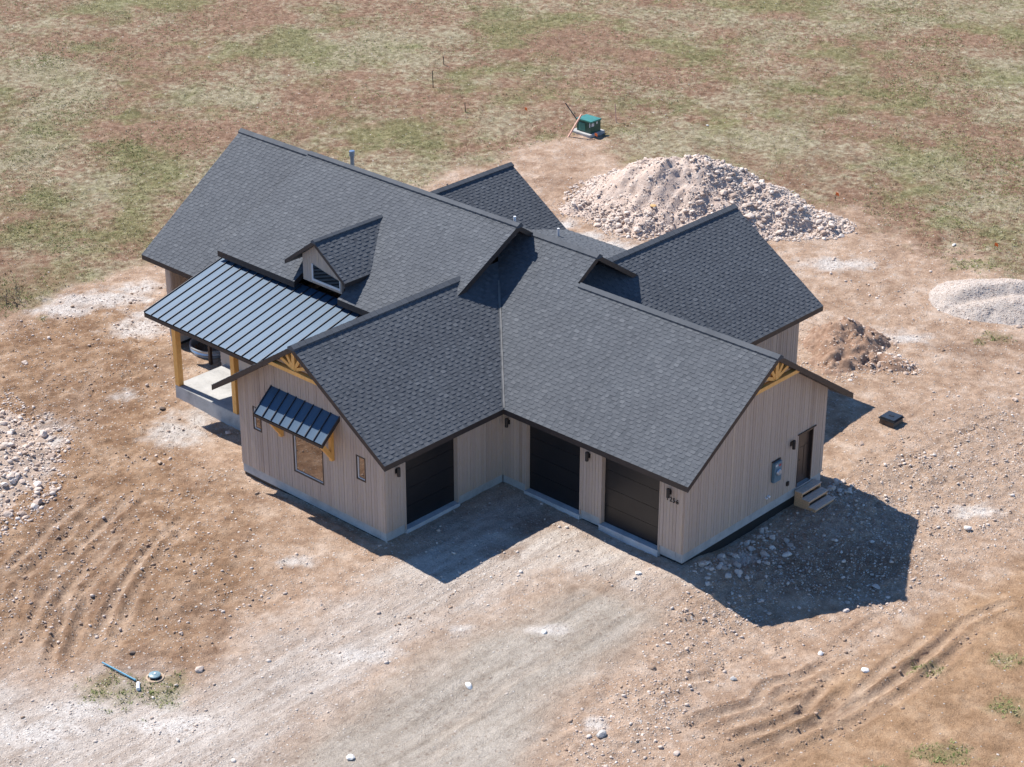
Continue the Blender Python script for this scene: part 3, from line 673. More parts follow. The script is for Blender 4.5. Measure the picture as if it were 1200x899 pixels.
# porch wall and the left end of the main block
siding_wall((-14.7,-.9),(-WW,-.9),(0,-1),0,[(0,4.12),(7.2,4.12)],lap=True)
siding_wall((-14.7,2.5),(-14.7,-.9),(-1,0),-.4,[(0,6.3),(2.2,4.6),(3.4,4.12)])
siding_wall((-18.35,9.0),(-18.35,-.6),(-1,0),-.1,[(0,4.2),(4.66,7.3),(9.6,3.85)])
siding_wall((-18.35,-.6),(-18.0,-.6),(0,-1),-.1,[(0,3.82),(.35,3.82)])
siding_wall((-18.0,-.6),(-18.0,.4),(1,0),-.1,[(0,3.82),(1,4.5)])
siding_wall((-18.0,.4),(-14.7,.4),(0,-1),-.5,[(0,4.5),(3.3,4.5)])
siding_wall((-3.6,9.0),(-18.35,9.0),(0,1),-.2,[(0,4.3),(14.75,4.3)])
siding_wall((-4.55,-.3),(-4.55,9.0),(1,0),3.0,[(0,4.75),(4.63,7.3),(9.3,4.25)])
siding_wall((-1.75,4.1),(-1.75,9.2),(1,0),3.0,[(0,6.1),(1.06,6.85),(5.1,4.1)])
# rear wings
siding_wall((2.97,8.1),(2.97,13.83),(1,0),-.3,[(0,3.35),(5.73,3.35)])
siding_wall((2.97,13.83),(-4.84,13.83),(0,1),-.3,[(0,3.35),(3.9,5.9),(7.81,3.35)])
siding_wall((-4.84,13.83),(-4.84,9.0),(-1,0),-.3,[(0,3.35),(4.83,3.35)])
siding_wall((-10.0,9.0),(-10.0,13.4),(1,0),-.3,[(0,3.05),(4.4,3.05)])
siding_wall((-10.0,13.4),(-15.44,13.4),(0,1),-.3,[(0,3.05),(2.72,4.85),(5.44,3.05)])
siding_wall((-15.44,13.4),(-15.44,9.0),(-1,0),-.3,[(0,3.05),(4.4,3.05)])

# ---- foundation
zf = -1.6
def strip(x0,x1,y0,y1,ztop=-.002, lip=None):
    mb = MB(); mb.box(x0,x1,y0,y1,-.36,ztop,0); mb.box(x0+.03,x1-.03,y0+.03,y1-.03,zf,-.361,1)
    build('foundation_wall', mb, [M['concrete'], M['waterproof']], house)
strip(0+.02,D2[0],.015,.3); strip(D2[1],D3[0],.015,.3); strip(D3[1],LG-.31,.015,.3)
strip(LG-.30,LG-.012,.015,WG-.01); strip(.02,LG-.31,WG-.3,WG-.012)
strip(-.3,-.012,-LW+.015,-4.94); strip(-.3,-.012,-2.30,0.0)
strip(-WW+.012,-.31,-LW+.015,-LW+.3); strip(-WW+.012,-WW+.3,-LW+.31,-.9)
strip(-18.34,-18.02,-.59,8.98)
strip(2.6,2.96,8.1,13.82); strip(-4.83,2.59,13.5,13.82); strip(-10.3,-10.01,9.0,13.39); strip(-15.4,-10.31,13.1,13.39); strip(-14.69,-7.58,-.885,-.6)
M['sill'] = mat_concrete('sill_concrete',(.50,.51,.52))
for q in ((D2[0]+.003,D2[1]-.003,-.09,.5), (D3[0]+.003,D3[1]-.003,-.09,.5), (-.5,.09,-4.937,-2.303)):
    mb = MB(); mb.box(*q,-.5,-.21); build('door_sill', mb, M['sill'], house)
# ---- garage doors: four sections, shallow grooves
def garage_door(org, d, nrm, u0, u1, label=None):
    o = Vector(org); d = Vector(d); n = Vector(nrm); dr = None; H = 2.82; z0 = -.208
    bx = MB(); P = lambda u, q, z: (o.x+d.x*u+n.x*q, o.y+d.y*u+n.y*q, z)
    def bbox(m, a, b, q0, q1, z_0, z_1):
        c = [P(a,q0,z_0),P(b,q0,z_0),P(b,q1,z_0),P(a,q1,z_0),P(a,q0,z_1),P(b,q0,z_1),P(b,q1,z_1),P(a,q1,z_1)]
        for q in ((0,1,2,3),(4,5,6,7),(0,1,5,4),(1,2,6,5),(2,3,7,6),(3,0,4,7)): m.poly([c[k] for k in q])
    bbox(bx, u0, u1, -.30, -.20, z0, z0+H); dr = build('garage_door', bx, M['door'], house)
    for k in range(4):
        m = MB(); a = z0+k*H/4+.004; b = z0+(k+1)*H/4-.008
        bbox(m, u0+.012, u1-.012, -.198, -.165, a, b)
        for g in (.33, .66):
            zz = a+(b-a)*g; bbox(m, u0+.012, u1-.012, -.164, -.158, zz-.1, zz+.1) if False else None
        build('door_panel', m, M['door'], dr)
    m = MB(); bbox(m, u0+.002, u0+.05, -.16, .034, z0, 2.6); bbox(m, u1-.05, u1-.002, -.16, .034, z0, 2.6); bbox(m, u0+.05, u1-.05, -.16, .034, 2.53, 2.6)
    build('door_frame', m, M['siding'], dr)
    return dr
garage_door((0,0,0),(1,0,0),(0,-1,0),*D2); garage_door((0,0,0),(1,0,0),(0,-1,0),*D3); garage_door((0,-LW,0),(0,1,0),(1,0,0),*D1)
# ---- windows of the front-left wing
def window(x0, x1, z0, z1, sash=None):
    y = -LW; w = .045; m = MB()
    m.box(x0,x0+w,y-.035,y+.08,z0,z1); m.box(x1-w,x1,y-.035,y+.08,z0,z1); m.box(x0+w,x1-w,y-.035,y+.08,z0,z0+w); m.box(x0+w,x1-w,y-.035,y+.08,z1-w,z1)
    wn = build('window', m, M['frame'], house)
    m = MB(); m.box(x0+w,x1-w,y+.02,y+.04,z0+w,z1-w); build('pane', m, M['glass'], wn)
    m = MB(); q = .05
    m.box(x0+w,x0+w+q,y-.005,y+.018,z0+w,z1-w); m.box(x1-w-.02,x1-w,y-.005,y+.018,z0+w,z1-w); m.box(x0+w+q,x1-w-.02,y-.005,y+.018,z0+w,z0+w+.035)
    build('sash', m, M['white_trim'], wn)
window(-4.66,-3.08,.72,2.55); window(-6.79,-6.34,1.65,2.59); window(-1.38,-.91,1.65,2.59)
# ---- side door
m = MB(); m.box(LG-.16,LG-.11,RD[0]+.05,RD[1]-.05,.0,2.05); dr = build('side_door', m, M['brown_door'], house)
m = MB(); m.box(LG-.2,LG+.03,RD[0]+.001,RD[0]+.05,0,2.098); m.box(LG-.2,LG+.03,RD[1]-.05,RD[1]-.001,0,2.098); m.box(LG-.2,LG+.03,RD[0]+.05,RD[1]-.05,2.05,2.098)
build('door_frame', m, M['frame'], dr)
for a, b, c, e in ((.17,.47,.25,1.45),(.55,.78,.25,1.45),(.17,.78,1.58,1.93)):
    m = MB(); m.box(LG-.112,LG-.096,RD[0]+a,RD[0]+b,c,e); build('door_panel', m, M['brown_door'], dr)
m = MB(); m.beam((LG-.11,RD[0]+.12,1.0),(LG-.03,RD[0]+.12,1.0),.03,.03); m.beam((LG-.04,RD[0]+.10,1.0),(LG-.04,RD[0]+.24,1.0),.02,.025); build('door_handle', m, M['black'], dr)
m = MB(); m.box(LG-.2,LG+.07,RD[0],RD[1],-.05,-.003); build('threshold', m, M['galv'], dr)
m = MB(); m.box(LG+.032,LG+.075,RD[0]-.09,RD[1]+.09,2.125,2.155); build('door_flashing', m, M['frame'], dr)
# ---- wall lamps, number, meter
def wall_lamp(p, n):
    p = Vector(p); n = Vector(n); m = MB(); t = Vector((-n.y, n.x, 0))
    m.beam(p+n*.02, p+n*.06, .11, .16, up=(0,0,1)); m.beam(p+n*.05+Vector((0,0,.10)), p+n*.16+Vector((0,0,.10)), .04, .05)
    lm = build('wall_lamp', m, M['black'], house)
    m = MB(); m.lathe([(.058,-.17),(.062,-.165),(.062,.14),(.05,.17)], 14, mat=Matrix.Translation(p+n*.15)); build('lamp_shade', m, M['black'], lm)
for p, n in (((.33,0,2.25),(0,-1,0)), ((4.12,0,2.28),(0,-1,0)), ((7.72,0,2.22),(0,-1,0)), ((0,-5.32,2.25),(1,0,0)), ((LG,5.97,1.95),(1,0,0))): wall_lamp(p, n)
cu = bpy.data.curves.new('house_number', 'FONT'); cu.body = '1256'; cu.size = .24; cu.extrude = .012; cu.space_character = 1.15
tmp = bpy.data.objects.new('house_number', cu); COL.objects.link(tmp); dg = bpy.context.evaluated_depsgraph_get(); dg.update()
nm = bpy.data.meshes.new_from_object(tmp.evaluated_get(dg)); bpy.data.objects.remove(tmp)
num = bpy.data.objects.new('house_number', nm); COL.objects.link(num); nm.materials.clear(); nm.materials.append(M['black'])
num.parent = house; num.location = (7.56, -.045, 1.87); num.rotation_euler = (math.pi/2, 0, 0)
m = MB(); m.box(LG+.03,LG+.16,4.88,5.31,.82,1.61); mbx = build('meter_box', m, M['meter'], house, bevel=.012)
m = MB(); m.lathe([(.13,0),(.13,.05),(.10,.09)], 16, mat=Matrix.Translation((LG+.16,5.08,1.22)) @ Matrix.Rotation(math.pi/2,4,'Y')); build('meter_dial', m, M['galv'], mbx)
m = MB(); m.box(LG+.161,LG+.166,5.13,5.25,1.42,1.50); build('warning_label', m, M['red'], mbx)
m = MB(); m.box(LG+.161,LG+.166,4.93,5.05,1.46,1.54); build('paper_label', m, M['white_trim'], mbx)
m = MB(); m.box(LG+.03,LG+.08,4.85,5.34,1.62,1.65); build('meter_flashing', m, M['frame'], mbx)
m = MB(); m.box(LG+.03,LG+.09,5.82,5.94,.30,.47); build('outlet_box', m, M['frame'], house, bevel=.01)
m = MB(); m.tube([(LG+.02,4.74,.34),(LG+.12,4.74,.34)], .045, 10); m.tube([(LG+.02,4.62,.31),(LG+.10,4.62,.31)], .035, 10); build('pipe_stub', m, M['pvc_white'], house)
# ---- gable fans
def gable_fan(c, d, n, half, zc, zpk):
    """chord at zc, struts fan from the chord centre to the rakes"""
    c = Vector(c); d = Vector(d); n = Vector(n); m = MB(); A = lambda u, z, q=.0: c + d*u + n*q + Vector((0,0,z))
    m.beam(A(-half,zc), A(half,zc), .14, .20, up=n); fan = build('gable_truss', m, M['timber'], house)
    H = zpk-zc
    for ang, w in ((-62,.12),(-31,.12),(0,.15),(31,.12),(62,.12)):
        a = math.radians(ang); k = H/(math.cos(a)+s8*abs(math.sin(a)))
        m = MB(); m.beam(A(0,zc+.08,-.012*abs(ang)/31), A(math.sin(a)*k, zc+math.cos(a)*k, -.012*abs(ang)/31), w, .12, up=n); build('strut', m, M['timber'], fan)
gable_fan((-3.782,-6.37,0),(1,0,0),(0,-1,0),1.30,5.10,5.90)
gable_fan((8.84,4.02,0),(0,1,0),(1,0,0),1.30,5.26,6.06)
# ---- standing seam roofs
def seam_roof(name, x0, x1, yb, zb_, yt, zt, n, fasc, rib=.045):
    root = MB(); t = .07; s = (zt-zb_)/(yt-yb)
    root.poly([(x0,yb,zb_-t),(x1,yb,zb_-t),(x1,yt,zt-t),(x0,yt,zt-t)][::-1],0)
    root.poly([(x0,yb,zb_-fasc),(x1,yb,zb_-fasc),(x1,yb,zb_-.006),(x0,yb,zb_-.006)],0)
    for xx in (x0, x1): root.poly([(xx,yb,zb_-fasc),(xx,yb,zb_-.006),(xx,yt,zt-.006),(xx,yt,zt-fasc)],0)
    root.poly([(x0,yt,zt-fasc),(x1,yt,zt-fasc),(x1,yt,zt-.006),(x0,yt,zt-.006)][::-1],0)
    root.poly([(x0,yb,zb_-fasc),(x1,yb,zb_-fasc),(x1,yb+.12,zb_-fasc+.12*s),(x0,yb+.12,zb_-fasc+.12*s)][::-1],0)
    r = build(name, root, M['fascia'], house); w = (x1-x0)/n
    m = MB(); e = .002
    m.poly([(e,0,0),(w-e,0,0),(w-e,yt-yb,zt-zb_),(e,yt-yb,zt-zb_)]); m.poly([(e,0,-.05),(w-e,0,-.05),(w-e,0,0),(e,0,0)])
    for q in (.33,.66): # stiffening ribs of the pan
        m.poly([(w*q-.02,0,.0006),(w*q,0,.0022),(w*q,yt-yb,zt-zb_+.0022),(w*q-.02,yt-yb,zt-zb_+.0006)]); m.poly([(w*q,0,.0022),(w*q+.02,0,.0006),(w*q+.02,yt-yb,zt-zb_+.0006),(w*q,yt-yb,zt-zb_+.0022)])
    q = MB(); q.beam((0,-.01,rib/2),(0,yt-yb,zt-zb_+rib/2),.028,rib)
    p0 = s0_ = None
    for i in range(n+1):
        if i < n:
            if p0 is None: p0 = build('roof_panel', m, M['metal'], r, loc=(x0,yb,zb_)); o = p0
            else: o = p0.copy(); COL.objects.link(o); o.location = (x0+i*w, yb, zb_+(i%3)*.0006)
            o.rotation_euler = (0, random.uniform(-.004,.004), 0)
        if s0_ is None: s0_ = build('seam', q, M['seam'], r, loc=(x0,yb,zb_)); o = s0_
        else: o = s0_.copy(); COL.objects.link(o); o.location = (x0+i*w, yb, zb_)
    return r
MS = .266
seam_roof('porch_roof', -14.75, -5.85, -4.45, 3.34, -.20, 4.47, 20, .20)
seam_roof('awning', -5.66, -2.12, -6.72, 3.0, -LW-.03, 3.76, 8, .15)
for x in (-5.2, -2.55):
    m = MB(); y = -LW-.03
    m.box(x-.07,x+.07,y-.13,y-.001,1.95,3.2); m.beam((x,y-.12,2.93),(x,-6.62,2.93),.14,.14); m.beam((x,y-.05,2.05),(x,-6.52,2.88),.135,.15)
    build('awning_bracket', m, M['timber'], house)
m = MB(); m.box(-14.42,-7.58,-3.50,-.92,-1.2,0.0); sl_ = build('porch_slab', m, M['slab'], house, bevel=.015)
for x, y in ((-14.28,-3.38),(-10.76,-3.40)):
    zt = 3.34+MS*(y+4.45)-.3
    m = MB(); m.box(x-.12,x+.12,y-.12,y+.12,.002,zt); build('porch_post', m, M['timber'], house, bevel=.008)
m = MB(); m.box(-14.6,-7.6,-3.50,-3.30,3.23,3.43); build('porch_beam', m, M['timber'], house)
m = MB(); m.box(-15.72,-15.60,-.76,-.64,-.6,3.4); build('downspout', m, M['frame'], house)
# ---- roof vents
m = MB(); m.lathe([(.085,5.9),(.085,7.1),(.12,7.12),(.12,7.32),(.10,7.34)], 14, mat=Matrix.Translation((-14.06,6.0,0))); build('flue', m, M['steel_vent'], house, smooth=False)
m = MB(); m.lathe([(.05,6.9),(.05,7.66)], 12, mat=Matrix.Translation((-3.72,4.62,0))); build('vent_pipe', m, M['pvc_white'], house)
m = MB(); m.lathe([(.055,2.6),(.055,3.42)], 12, mat=Matrix.Translation((-8.75,12.75,0))); build('vent_pipe', m, M['pvc_white'], house)

# ------------------------------------------------------------------ things on the site
# window well
ww = thing('window_well', 'galvanised steel egress window well with rounded rim below the porch roof', 'window well', (-16.75,.35,-.5))
m = MB(); prof = [(.95,-1.1),(.95,.22),(1.0,.24),(1.0,.30),(.93,.30),(.91,.22),(.91,-1.1)]
m.lathe(prof, 22, cap=False, arc=(math.pi,2*math.pi)); build('well_wall', m, M['galv'], ww)
m = MB()
for z in (-.85,-.6,-.35,-.1,.12): m.lathe([(.95,z-.07),(.985,z),(.95,z+.07)], 22, cap=False, arc=(math.pi,2*math.pi))
build('corrugation', m, M['galv'], ww)
# steps at the side door
st = thing('wooden_steps', 'three step wooden stair below the side door', 'steps', (LG+.02,6.42,0))
gz0 = -.80
for k in range(3):
    m = MB(); z = -.10-.215*k; x = .02+.31*k
    for j in range(2): m.box(x+.165*j,x+.165*j+.158,-.02,1.16,z-.04,z)
    build('tread', m, M['steps'], st)
for y in (0, 1.10):
    m = MB(); pts = [(.0,gz0),(.0,-.145),(.32,-.145),(.32,-.36),(.63,-.36),(.63,-.575),(.93,-.575),(.93,gz0)]
    m.poly([(a,y,b) for a,b in pts]); m.poly([(a,y+.04,b) for a,b in pts][::-1])
    for (a,b),(c,e) in zip(pts, pts[1:]+pts[:1]): m.poly([(a,y,b),(a,y+.04,b),(c,y+.04,e),(c,y,e)])
    build('stringer', m, M['stringer'], st)
for k in range(3):
    m = MB(); x = .31+.31*k; z = -.145-.215*k; m.box(x-.028,x-.004,.042,1.098,z-.09,z); build('riser', m, M['stringer'], st)
# transformer
tz = gz_at(-23.2,31.4)
tr = thing('transformer_box', 'dark green electrical transformer cabinet on pale pad in meadow', 'transformer', (-23.2,31.4,tz))
m = MB(); m.box(-.75,.62,-.62,.62,-.1,.12); build('pad', m, M['slab'], tr, bevel=.02)
m = MB(); m.box(-.5,.5,-.40,.40,.122,.72); build('cabinet', m, M['green_paint'], tr, bevel=.015)
m = MB(); m.box(-.54,.54,-.44,.44,.722,.80); build('lid', m, M['green_lid'], tr, bevel=.02)
m = MB(); m.box(-.34,.10,-.425,-.402,.20,.62); build('door_panel', m, M['green_lid'], tr)
m = MB(); m.box(.503,.51,-.36,-.16,.50,.68); build('label_plate', m, M['white_trim'], tr)
m = MB(); m.box(.39,.46,-.409,-.402,.46,.69); build('label_plate', m, M['white_trim'], tr)
m = MB(); m.box(.503,.51,.02,.13,.58,.70); build('label_plate', m, M['white_trim'], tr)
def stake(name, label, cat, a, b, w, mat, group=None, tip=None):
    z = gz_at(*a[:2]); t = thing(name, label, cat, (a[0],a[1],z), 0, group); m = MB(); d = Vector((b[0]-a[0], b[1]-a[1], b[2]))
    m.beam(-d*.12, d*.9, w, w*.7); build('shaft', m, mat, t)
    m = MB(); m.beam(d*.9, d, w*1.02, w*.72); build('tip', m, M[tip] if tip else mat, t); return t
stake('survey_stake', 'pale pink wooden stake leaning beside the green transformer', 'stake', (-23.45,30.05), (-23.15,30.75,1.15), .09, M['pinkwood'])
stake('marker_pole', 'thin black pole leaning behind the pink stake', 'pole', (-24.3,32.0), (-25.05,31.6,1.15), .06, M['black'])
stake('marker_pole', 'slim pink marker rod standing right of the transformer', 'pole', (-23.15,33.6), (-23.3,33.65,1.0), .045, M['pinkwood'])
for (x, y, h, lab) in ((-37.2,34.6,.5,'short black post farthest back in the meadow'), (-34.8,31.3,.95,'tallest thin black post standing in the meadow'), (-30.3,29.3,.55,'short black post in meadow nearest the roof')):
    stake('field_post', lab, 'post', (x,y), (x-.03,y-.02,h), .055, M['black'], 'black posts in the meadow')
FLAGS = [(-27.69, 31.25, 'tiny orange survey flag out in the meadow left of the transformer'), (-7.78, 32.06, 'tiny orange survey flag at the right end of the rock pile'), (-22.17, 30.7, 'tiny orange survey flag at the foot of the transformer pad'), (1.28, 31.74, 'tiny orange survey flag in the grass above the gravel heap')]
for x, y, lb in FLAGS:
    z = gz_at(x, y); t = thing('survey_flag', lb, 'flag', (x,y,z), 0, 'orange survey flags'); m = MB(); m.tube([(0,0,-.05),(.02,.01,.42)], .008, 5); build('wire', m, M['black'], t)
    m = MB(); m.box(.0,.16,-.006,.006,.27,.42); m.box(.155,.19,-.02,-.008,.25,.38); build('flag_sheet', m, M['orange'], t)
# riser box
vz = gz_at(7.45,13.75)
vb = thing('utility_box', 'square black plastic access box with glossy lid on the dirt', 'access box', (7.45,13.95,vz))
m = MB(); z0 = -.1
for w0, w1, a, b in ((.34,.31,z0,.20),):
    m.poly([(-w0,-w0,a),(w0,-w0,a),(w1,-w1,b),(-w1,-w1,b)]); m.poly([(w0,-w0,a),(w0,w0,a),(w1,w1,b),(w1,-w1,b)]); m.poly([(w0,w0,a),(-w0,w0,a),(-w1,w1,b),(w1,w1,b)]); m.poly([(-w0,w0,a),(-w0,-w0,a),(-w1,-w1,b),(-w1,w1,b)])
build('body', m, M['brown_plastic'], vb)
m = MB(); m.box(-.37,.37,-.37,.37,.20,.25); m.box(-.33,.33,-.33,.33,.25,.30); build('lid', m, M['plastic_black'], vb, bevel=.02)
m = MB(); m.box(-.10,.10,-.05,.05,.301,.315); build('handle', m, M['black'], vb)
# septic lid
lz = gz_at(.55,-16.3)
sp = thing('septic_lid', 'round teal plastic tank lid in a sandy ring among weeds', 'tank lid', (.55,-16.3,lz))
m = MB(); m.lathe([(.30,-.05),(.285,.03),(.22,.04),(.20,-.05)], 24); build('ring', m, M['drysand'], sp, smooth=False)
m = MB(); m.lathe([(.155,-.05),(.155,.10)], 24); build('riser', m, M['plastic_black'], sp)
m = MB(); m.lathe([(.185,.09),(.195,.105),(.185,.13),(.10,.155),(.03,.16)], 24); build('lid', m, M['teal_lid'], sp, smooth=False)
m = MB(); m.lathe([(.035,.15),(.035,.18),(.02,.185)], 12, mat=Matrix.Translation((.02,.0,.0))); build('knob', m, M['pvc_white'], sp)
z1 = gz_at(-1.1,-16.95); z2_ = gz_at(.17,-16.85)
pp = thing('blue_pipe', 'straight light blue plastic pipe lying on the weedy dirt', 'pipe', (-.5,-16.9,(z1+z2_)/2))
m = MB(); m.tube([(-.75,-.05,z1-(z1+z2_)/2+.07),(.72,.05,z2_-(z1+z2_)/2+.06)], .027, 10); build('pipe_body', m, M['pvc_blue'], pp)
m = MB(); m.tube([(.70,.05,z2_-(z1+z2_)/2+.06),(.80,.056,z2_-(z1+z2_)/2+.06)], .033, 10); build('coupling', m, M['pvc_blue'], pp)
z3 = gz_at(.62,-17.0)
pp = thing('white_pipe_stub', 'short white plastic pipe piece half buried near blue pipe', 'pipe', (.55,-16.95,z3)); m = MB(); m.tube([(-.12,.10,.05),(.14,-.10,.06)], .055, 10); build('pipe_body', m, M['pvc_white'], pp); m = MB(); m.tube([(.13,-.09,.06),(.17,-.12,.06)], .065, 10); build('coupling', m, M['pvc_white'], pp)

# ------------------------------------------------------------------ rocks
def ico(sub):
    bm = bmesh.new(); bmesh.ops.create_icosphere(bm, subdivisions=sub, radius=1)
    v = np.array([p.co[:] for p in bm.verts]); f = np.array([[q.index for q in p.verts] for p in bm.faces]); bm.free(); return v, f
ICO1, ICO1F = ico(1); ICO2, ICO2F = ico(2)
def rock_verts(v, seed, rough=.28):
    r = np.random.default_rng(seed); out = v.copy()
    for k in range(7):                               # a few cut planes give worn facets
        n = r.normal(size=3); n /= np.linalg.norm(n); c = r.uniform(.55,.92); dd = out@n; out = out - np.where(dd > c, dd-c, 0)[:,None]*n*.85
    out *= 1 + r.uniform(-rough, rough, (len(v),1))*.35
    return out*np.array([1, r.uniform(.7,1), r.uniform(.42,.65)])
ROCKM = []
for k in range(8):
    v = rock_verts(ICO2, 100+k); me_ = bpy.data.meshes.new('rock'); me_.from_pydata(v.tolist(), [], ICO2F.tolist()); me_.materials.append(M['rock'])
    a = me_.attributes.new('tone', 'FLOAT', 'FACE'); a.data.foreach_set('value', np.zeros(len(ICO2F), np.float32)); me_.update(); ROCKM.append(me_)
SMALL = [rock_verts(ICO1, 300+k, .5) for k in range(12)]
def scatter_mesh(name, X, Y, Z, R, tone, mat, parent=None):
    n = len(X); V = np.empty((n,12,3), np.float32); F = np.empty((n,20,3), np.int32)
    for k in range(12):
        I = np.arange(k, n, 12); m_ = len(I)
        a = RNG.uniform(0, 2*np.pi, m_); b = RNG.uniform(-.5,.5,m_); ca, sa, cb, sb_ = np.cos(a), np.sin(a), np.cos(b), np.sin(b)
        p = SMALL[k][None]*R[I][:,None,None]
        x = p[...,0]; y = p[...,1]*cb[:,None]-p[...,2]*sb_[:,None]; z = p[...,1]*sb_[:,None]+p[...,2]*cb[:,None]
        V[I,:,0] = x*ca[:,None]-y*sa[:,None]+X[I][:,None]; V[I,:,1] = x*sa[:,None]+y*ca[:,None]+Y[I][:,None]; V[I,:,2] = z+Z[I][:,None]
    F[:] = ICO1F[None] + (np.arange(n)*12)[:,None,None]
    me_ = bpy.data.meshes.new(name); me_.vertices.add(n*12); me_.vertices.foreach_set('co', V.ravel())
    me_.loops.add(n*60); me_.polygons.add(n*20); me_.loops.foreach_set('vertex_index', F.ravel()); me_.polygons.foreach_set('loop_start', np.arange(0, n*60, 3, dtype=np.int32))
    a = me_.attributes.new('tone', 'FLOAT', 'FACE'); a.data.foreach_set('value', np.repeat(tone, 20).astype(np.float32)); me_.materials.append(mat); me_.update(calc_edges=True)
    o = bpy.data.objects.new(name, me_); COL.objects.link(o)
    if parent: o.parent = parent
    o['kind'] = 'stuff'; return o

# ---- heaps: mound surface + rocks
def heap(ridge, slope, x, y, seed, wob=.35, soft=.35):
    """height above ground of a heap with the given ridge [(x,y,h)...]"""
    h = np.full(np.shape(x), -9.0)
    qx = x + (fbm(x*.6, y*.6, seed, 4)-.5)*wob*3; qy = y + (fbm(x*.6+7, y*.6, seed+1, 4)-.5)*wob*3
    for (ax,ay,ah), (bx,by,bh) in zip(ridge, ridge[1:]):
        ex, ey = bx-ax, by-ay; t = np.clip(((qx-ax)*ex+(qy-ay)*ey)/(ex*ex+ey*ey+1e-9), 0, 1)
        d = np.sqrt((qx-ax-t*ex)**2+(qy-ay-t*ey)**2); d = np.sqrt(d*d+soft*soft)-soft*.7
        h = np.maximum(h, ah+(bh-ah)*t-slope*d)
    return h
def mound_mesh(name, hf, x0, x1, y0, y1, h, mat, parent, loc):
    X, Y = np.meshgrid(np.arange(x0,x1+h,h), np.arange(y0,y1+h,h)); s_ = X.shape; X = X.ravel(); Y = Y.ravel()
    g = terrain(X, Y)[0]; H = hf(X, Y); Z = np.where(H > -.25, g+H, g-.4)
    me_ = grid_mesh(name, X-loc[0], Y-loc[1], Z-loc[2], s_[1], s_[0]); me_.materials.append(mat)
    k = np.clip(H, -1, 3); a = me_.attributes.new('tone', 'FLOAT', 'POINT'); a.data.foreach_set('value', k.astype(np.float32))
    keep = H.reshape(s_); bm = bmesh.new(); bm.from_mesh(me_); bm.verts.ensure_lookup_table()
    dead = [v for v in bm.verts if H[v.index] < -.3]; bmesh.ops.delete(bm, geom=dead, context='VERTS'); bm.to_mesh(me_); bm.free()
    o = bpy.data.objects.new(name, me_); COL.objects.link(o); o.parent = parent; return o
def mat_mound(name, a, b, c, chips=.35, sc=8):
    n = NT(name); v = n.coord(); f = n.noise(3.2, 6, .7, v); g_ = n.noise(22, 3, .7, v)
    col = n.ramp(f, [(.28, a), (.5, b), (.73, c)])
    vo = n.node('ShaderNodeTexVoronoi'); vo.inputs['Scale'].default_value = sc; n.link(v, vo.inputs['Vector'])
    sp_ = n.node('ShaderNodeSeparateColor'); n.link(vo.outputs['Color'], sp_.inputs[0])
    cm = n.math('MULTIPLY', n.ramp(vo.outputs['Distance'], [(.2, (1,1,1)), (.34, (0,0,0))]), n.math('LESS_THAN', sp_.outputs[0], chips))
    col = n.mix(n.math('MULTIPLY', cm, .8), col, n.ramp(sp_.outputs[1], [(0, (.44,.35,.29)), (1, (.68,.63,.58))]))
    col = n.mix(.5, col, n.ramp(g_, [(.3, (.62,.6,.58)), (.5, (1,1,1)), (.7, (1.2,1.2,1.2))]), 'MULTIPLY')
    hh = n.math('ADD', f, n.math('ADD', n.math('MULTIPLY', g_, .5), n.math('MULTIPLY', cm, .6)))
    return n.done(col, .95, n.bump(hh, .7, .08), spec=.15)
M['mound'] = mat_mound('pale_rubble_soil', (.42,.31,.245), (.53,.42,.35), (.62,.525,.455), .5, 5)
M['mound_dirt'] = mat_mound('brown_rubble_soil', (.195,.118,.080), (.300,.196,.140), (.42,.30,.225), .22, 7)
M['heap_soil'] = mat_mound('stony_tan_soil', (.33,.235,.17), (.44,.335,.26), (.53,.44,.36), .45, 5)
M['gravel_pile'] = mat_mound('crushed_gravel', (.36,.305,.26), (.465,.405,.355), (.55,.49,.44), .45, 13)

def strew(hf, n, box, rmin, rmax, power, dens, parent, loc, nbig, big_min, label_rocks=None, name='rock'):
    """rocks on a heap: the largest as parts, the rest as one part"""
    x0, x1, y0, y1 = box; X = RNG.uniform(x0,x1,n*6); Y = RNG.uniform(y0,y1,n*6); H = hf(X,Y)
    k = (H > -.22) & (RNG.uniform(0,1,n*6) < dens(X,Y,H)); X, Y, H = X[k][:n], Y[k][:n], H[k][:n]; n = len(X)
    u = RNG.uniform(0,1,n); R = rmin*(1-u*(1-(rmin/rmax)**power))**(-1/power)
    R *= np.where(dens(X,Y,H) > .6, 1.15, .8)
    Z = terrain(X,Y)[0]+np.maximum(H,0)+R*.18; o = np.argsort(-R); nb = min(nbig, int((R > big_min).sum()))
    for j in o[:nb]:
        q = bpy.data.objects.new(name, ROCKM[int(RNG.integers(0,8))]); COL.objects.link(q); q.parent = parent
        q.location = (X[j]-loc[0], Y[j]-loc[1], Z[j]-loc[2]); q.scale = (R[j],)*3; q.rotation_euler = (RNG.uniform(-.5,.5), RNG.uniform(-.5,.5), RNG.uniform(0,6.28))
    j = o[nb:]
    if len(j): scatter_mesh('small_rocks', X[j]-loc[0], Y[j]-loc[1], Z[j]-loc[2], R[j], RNG.uniform(0,1,len(j)), M['rock'], parent)
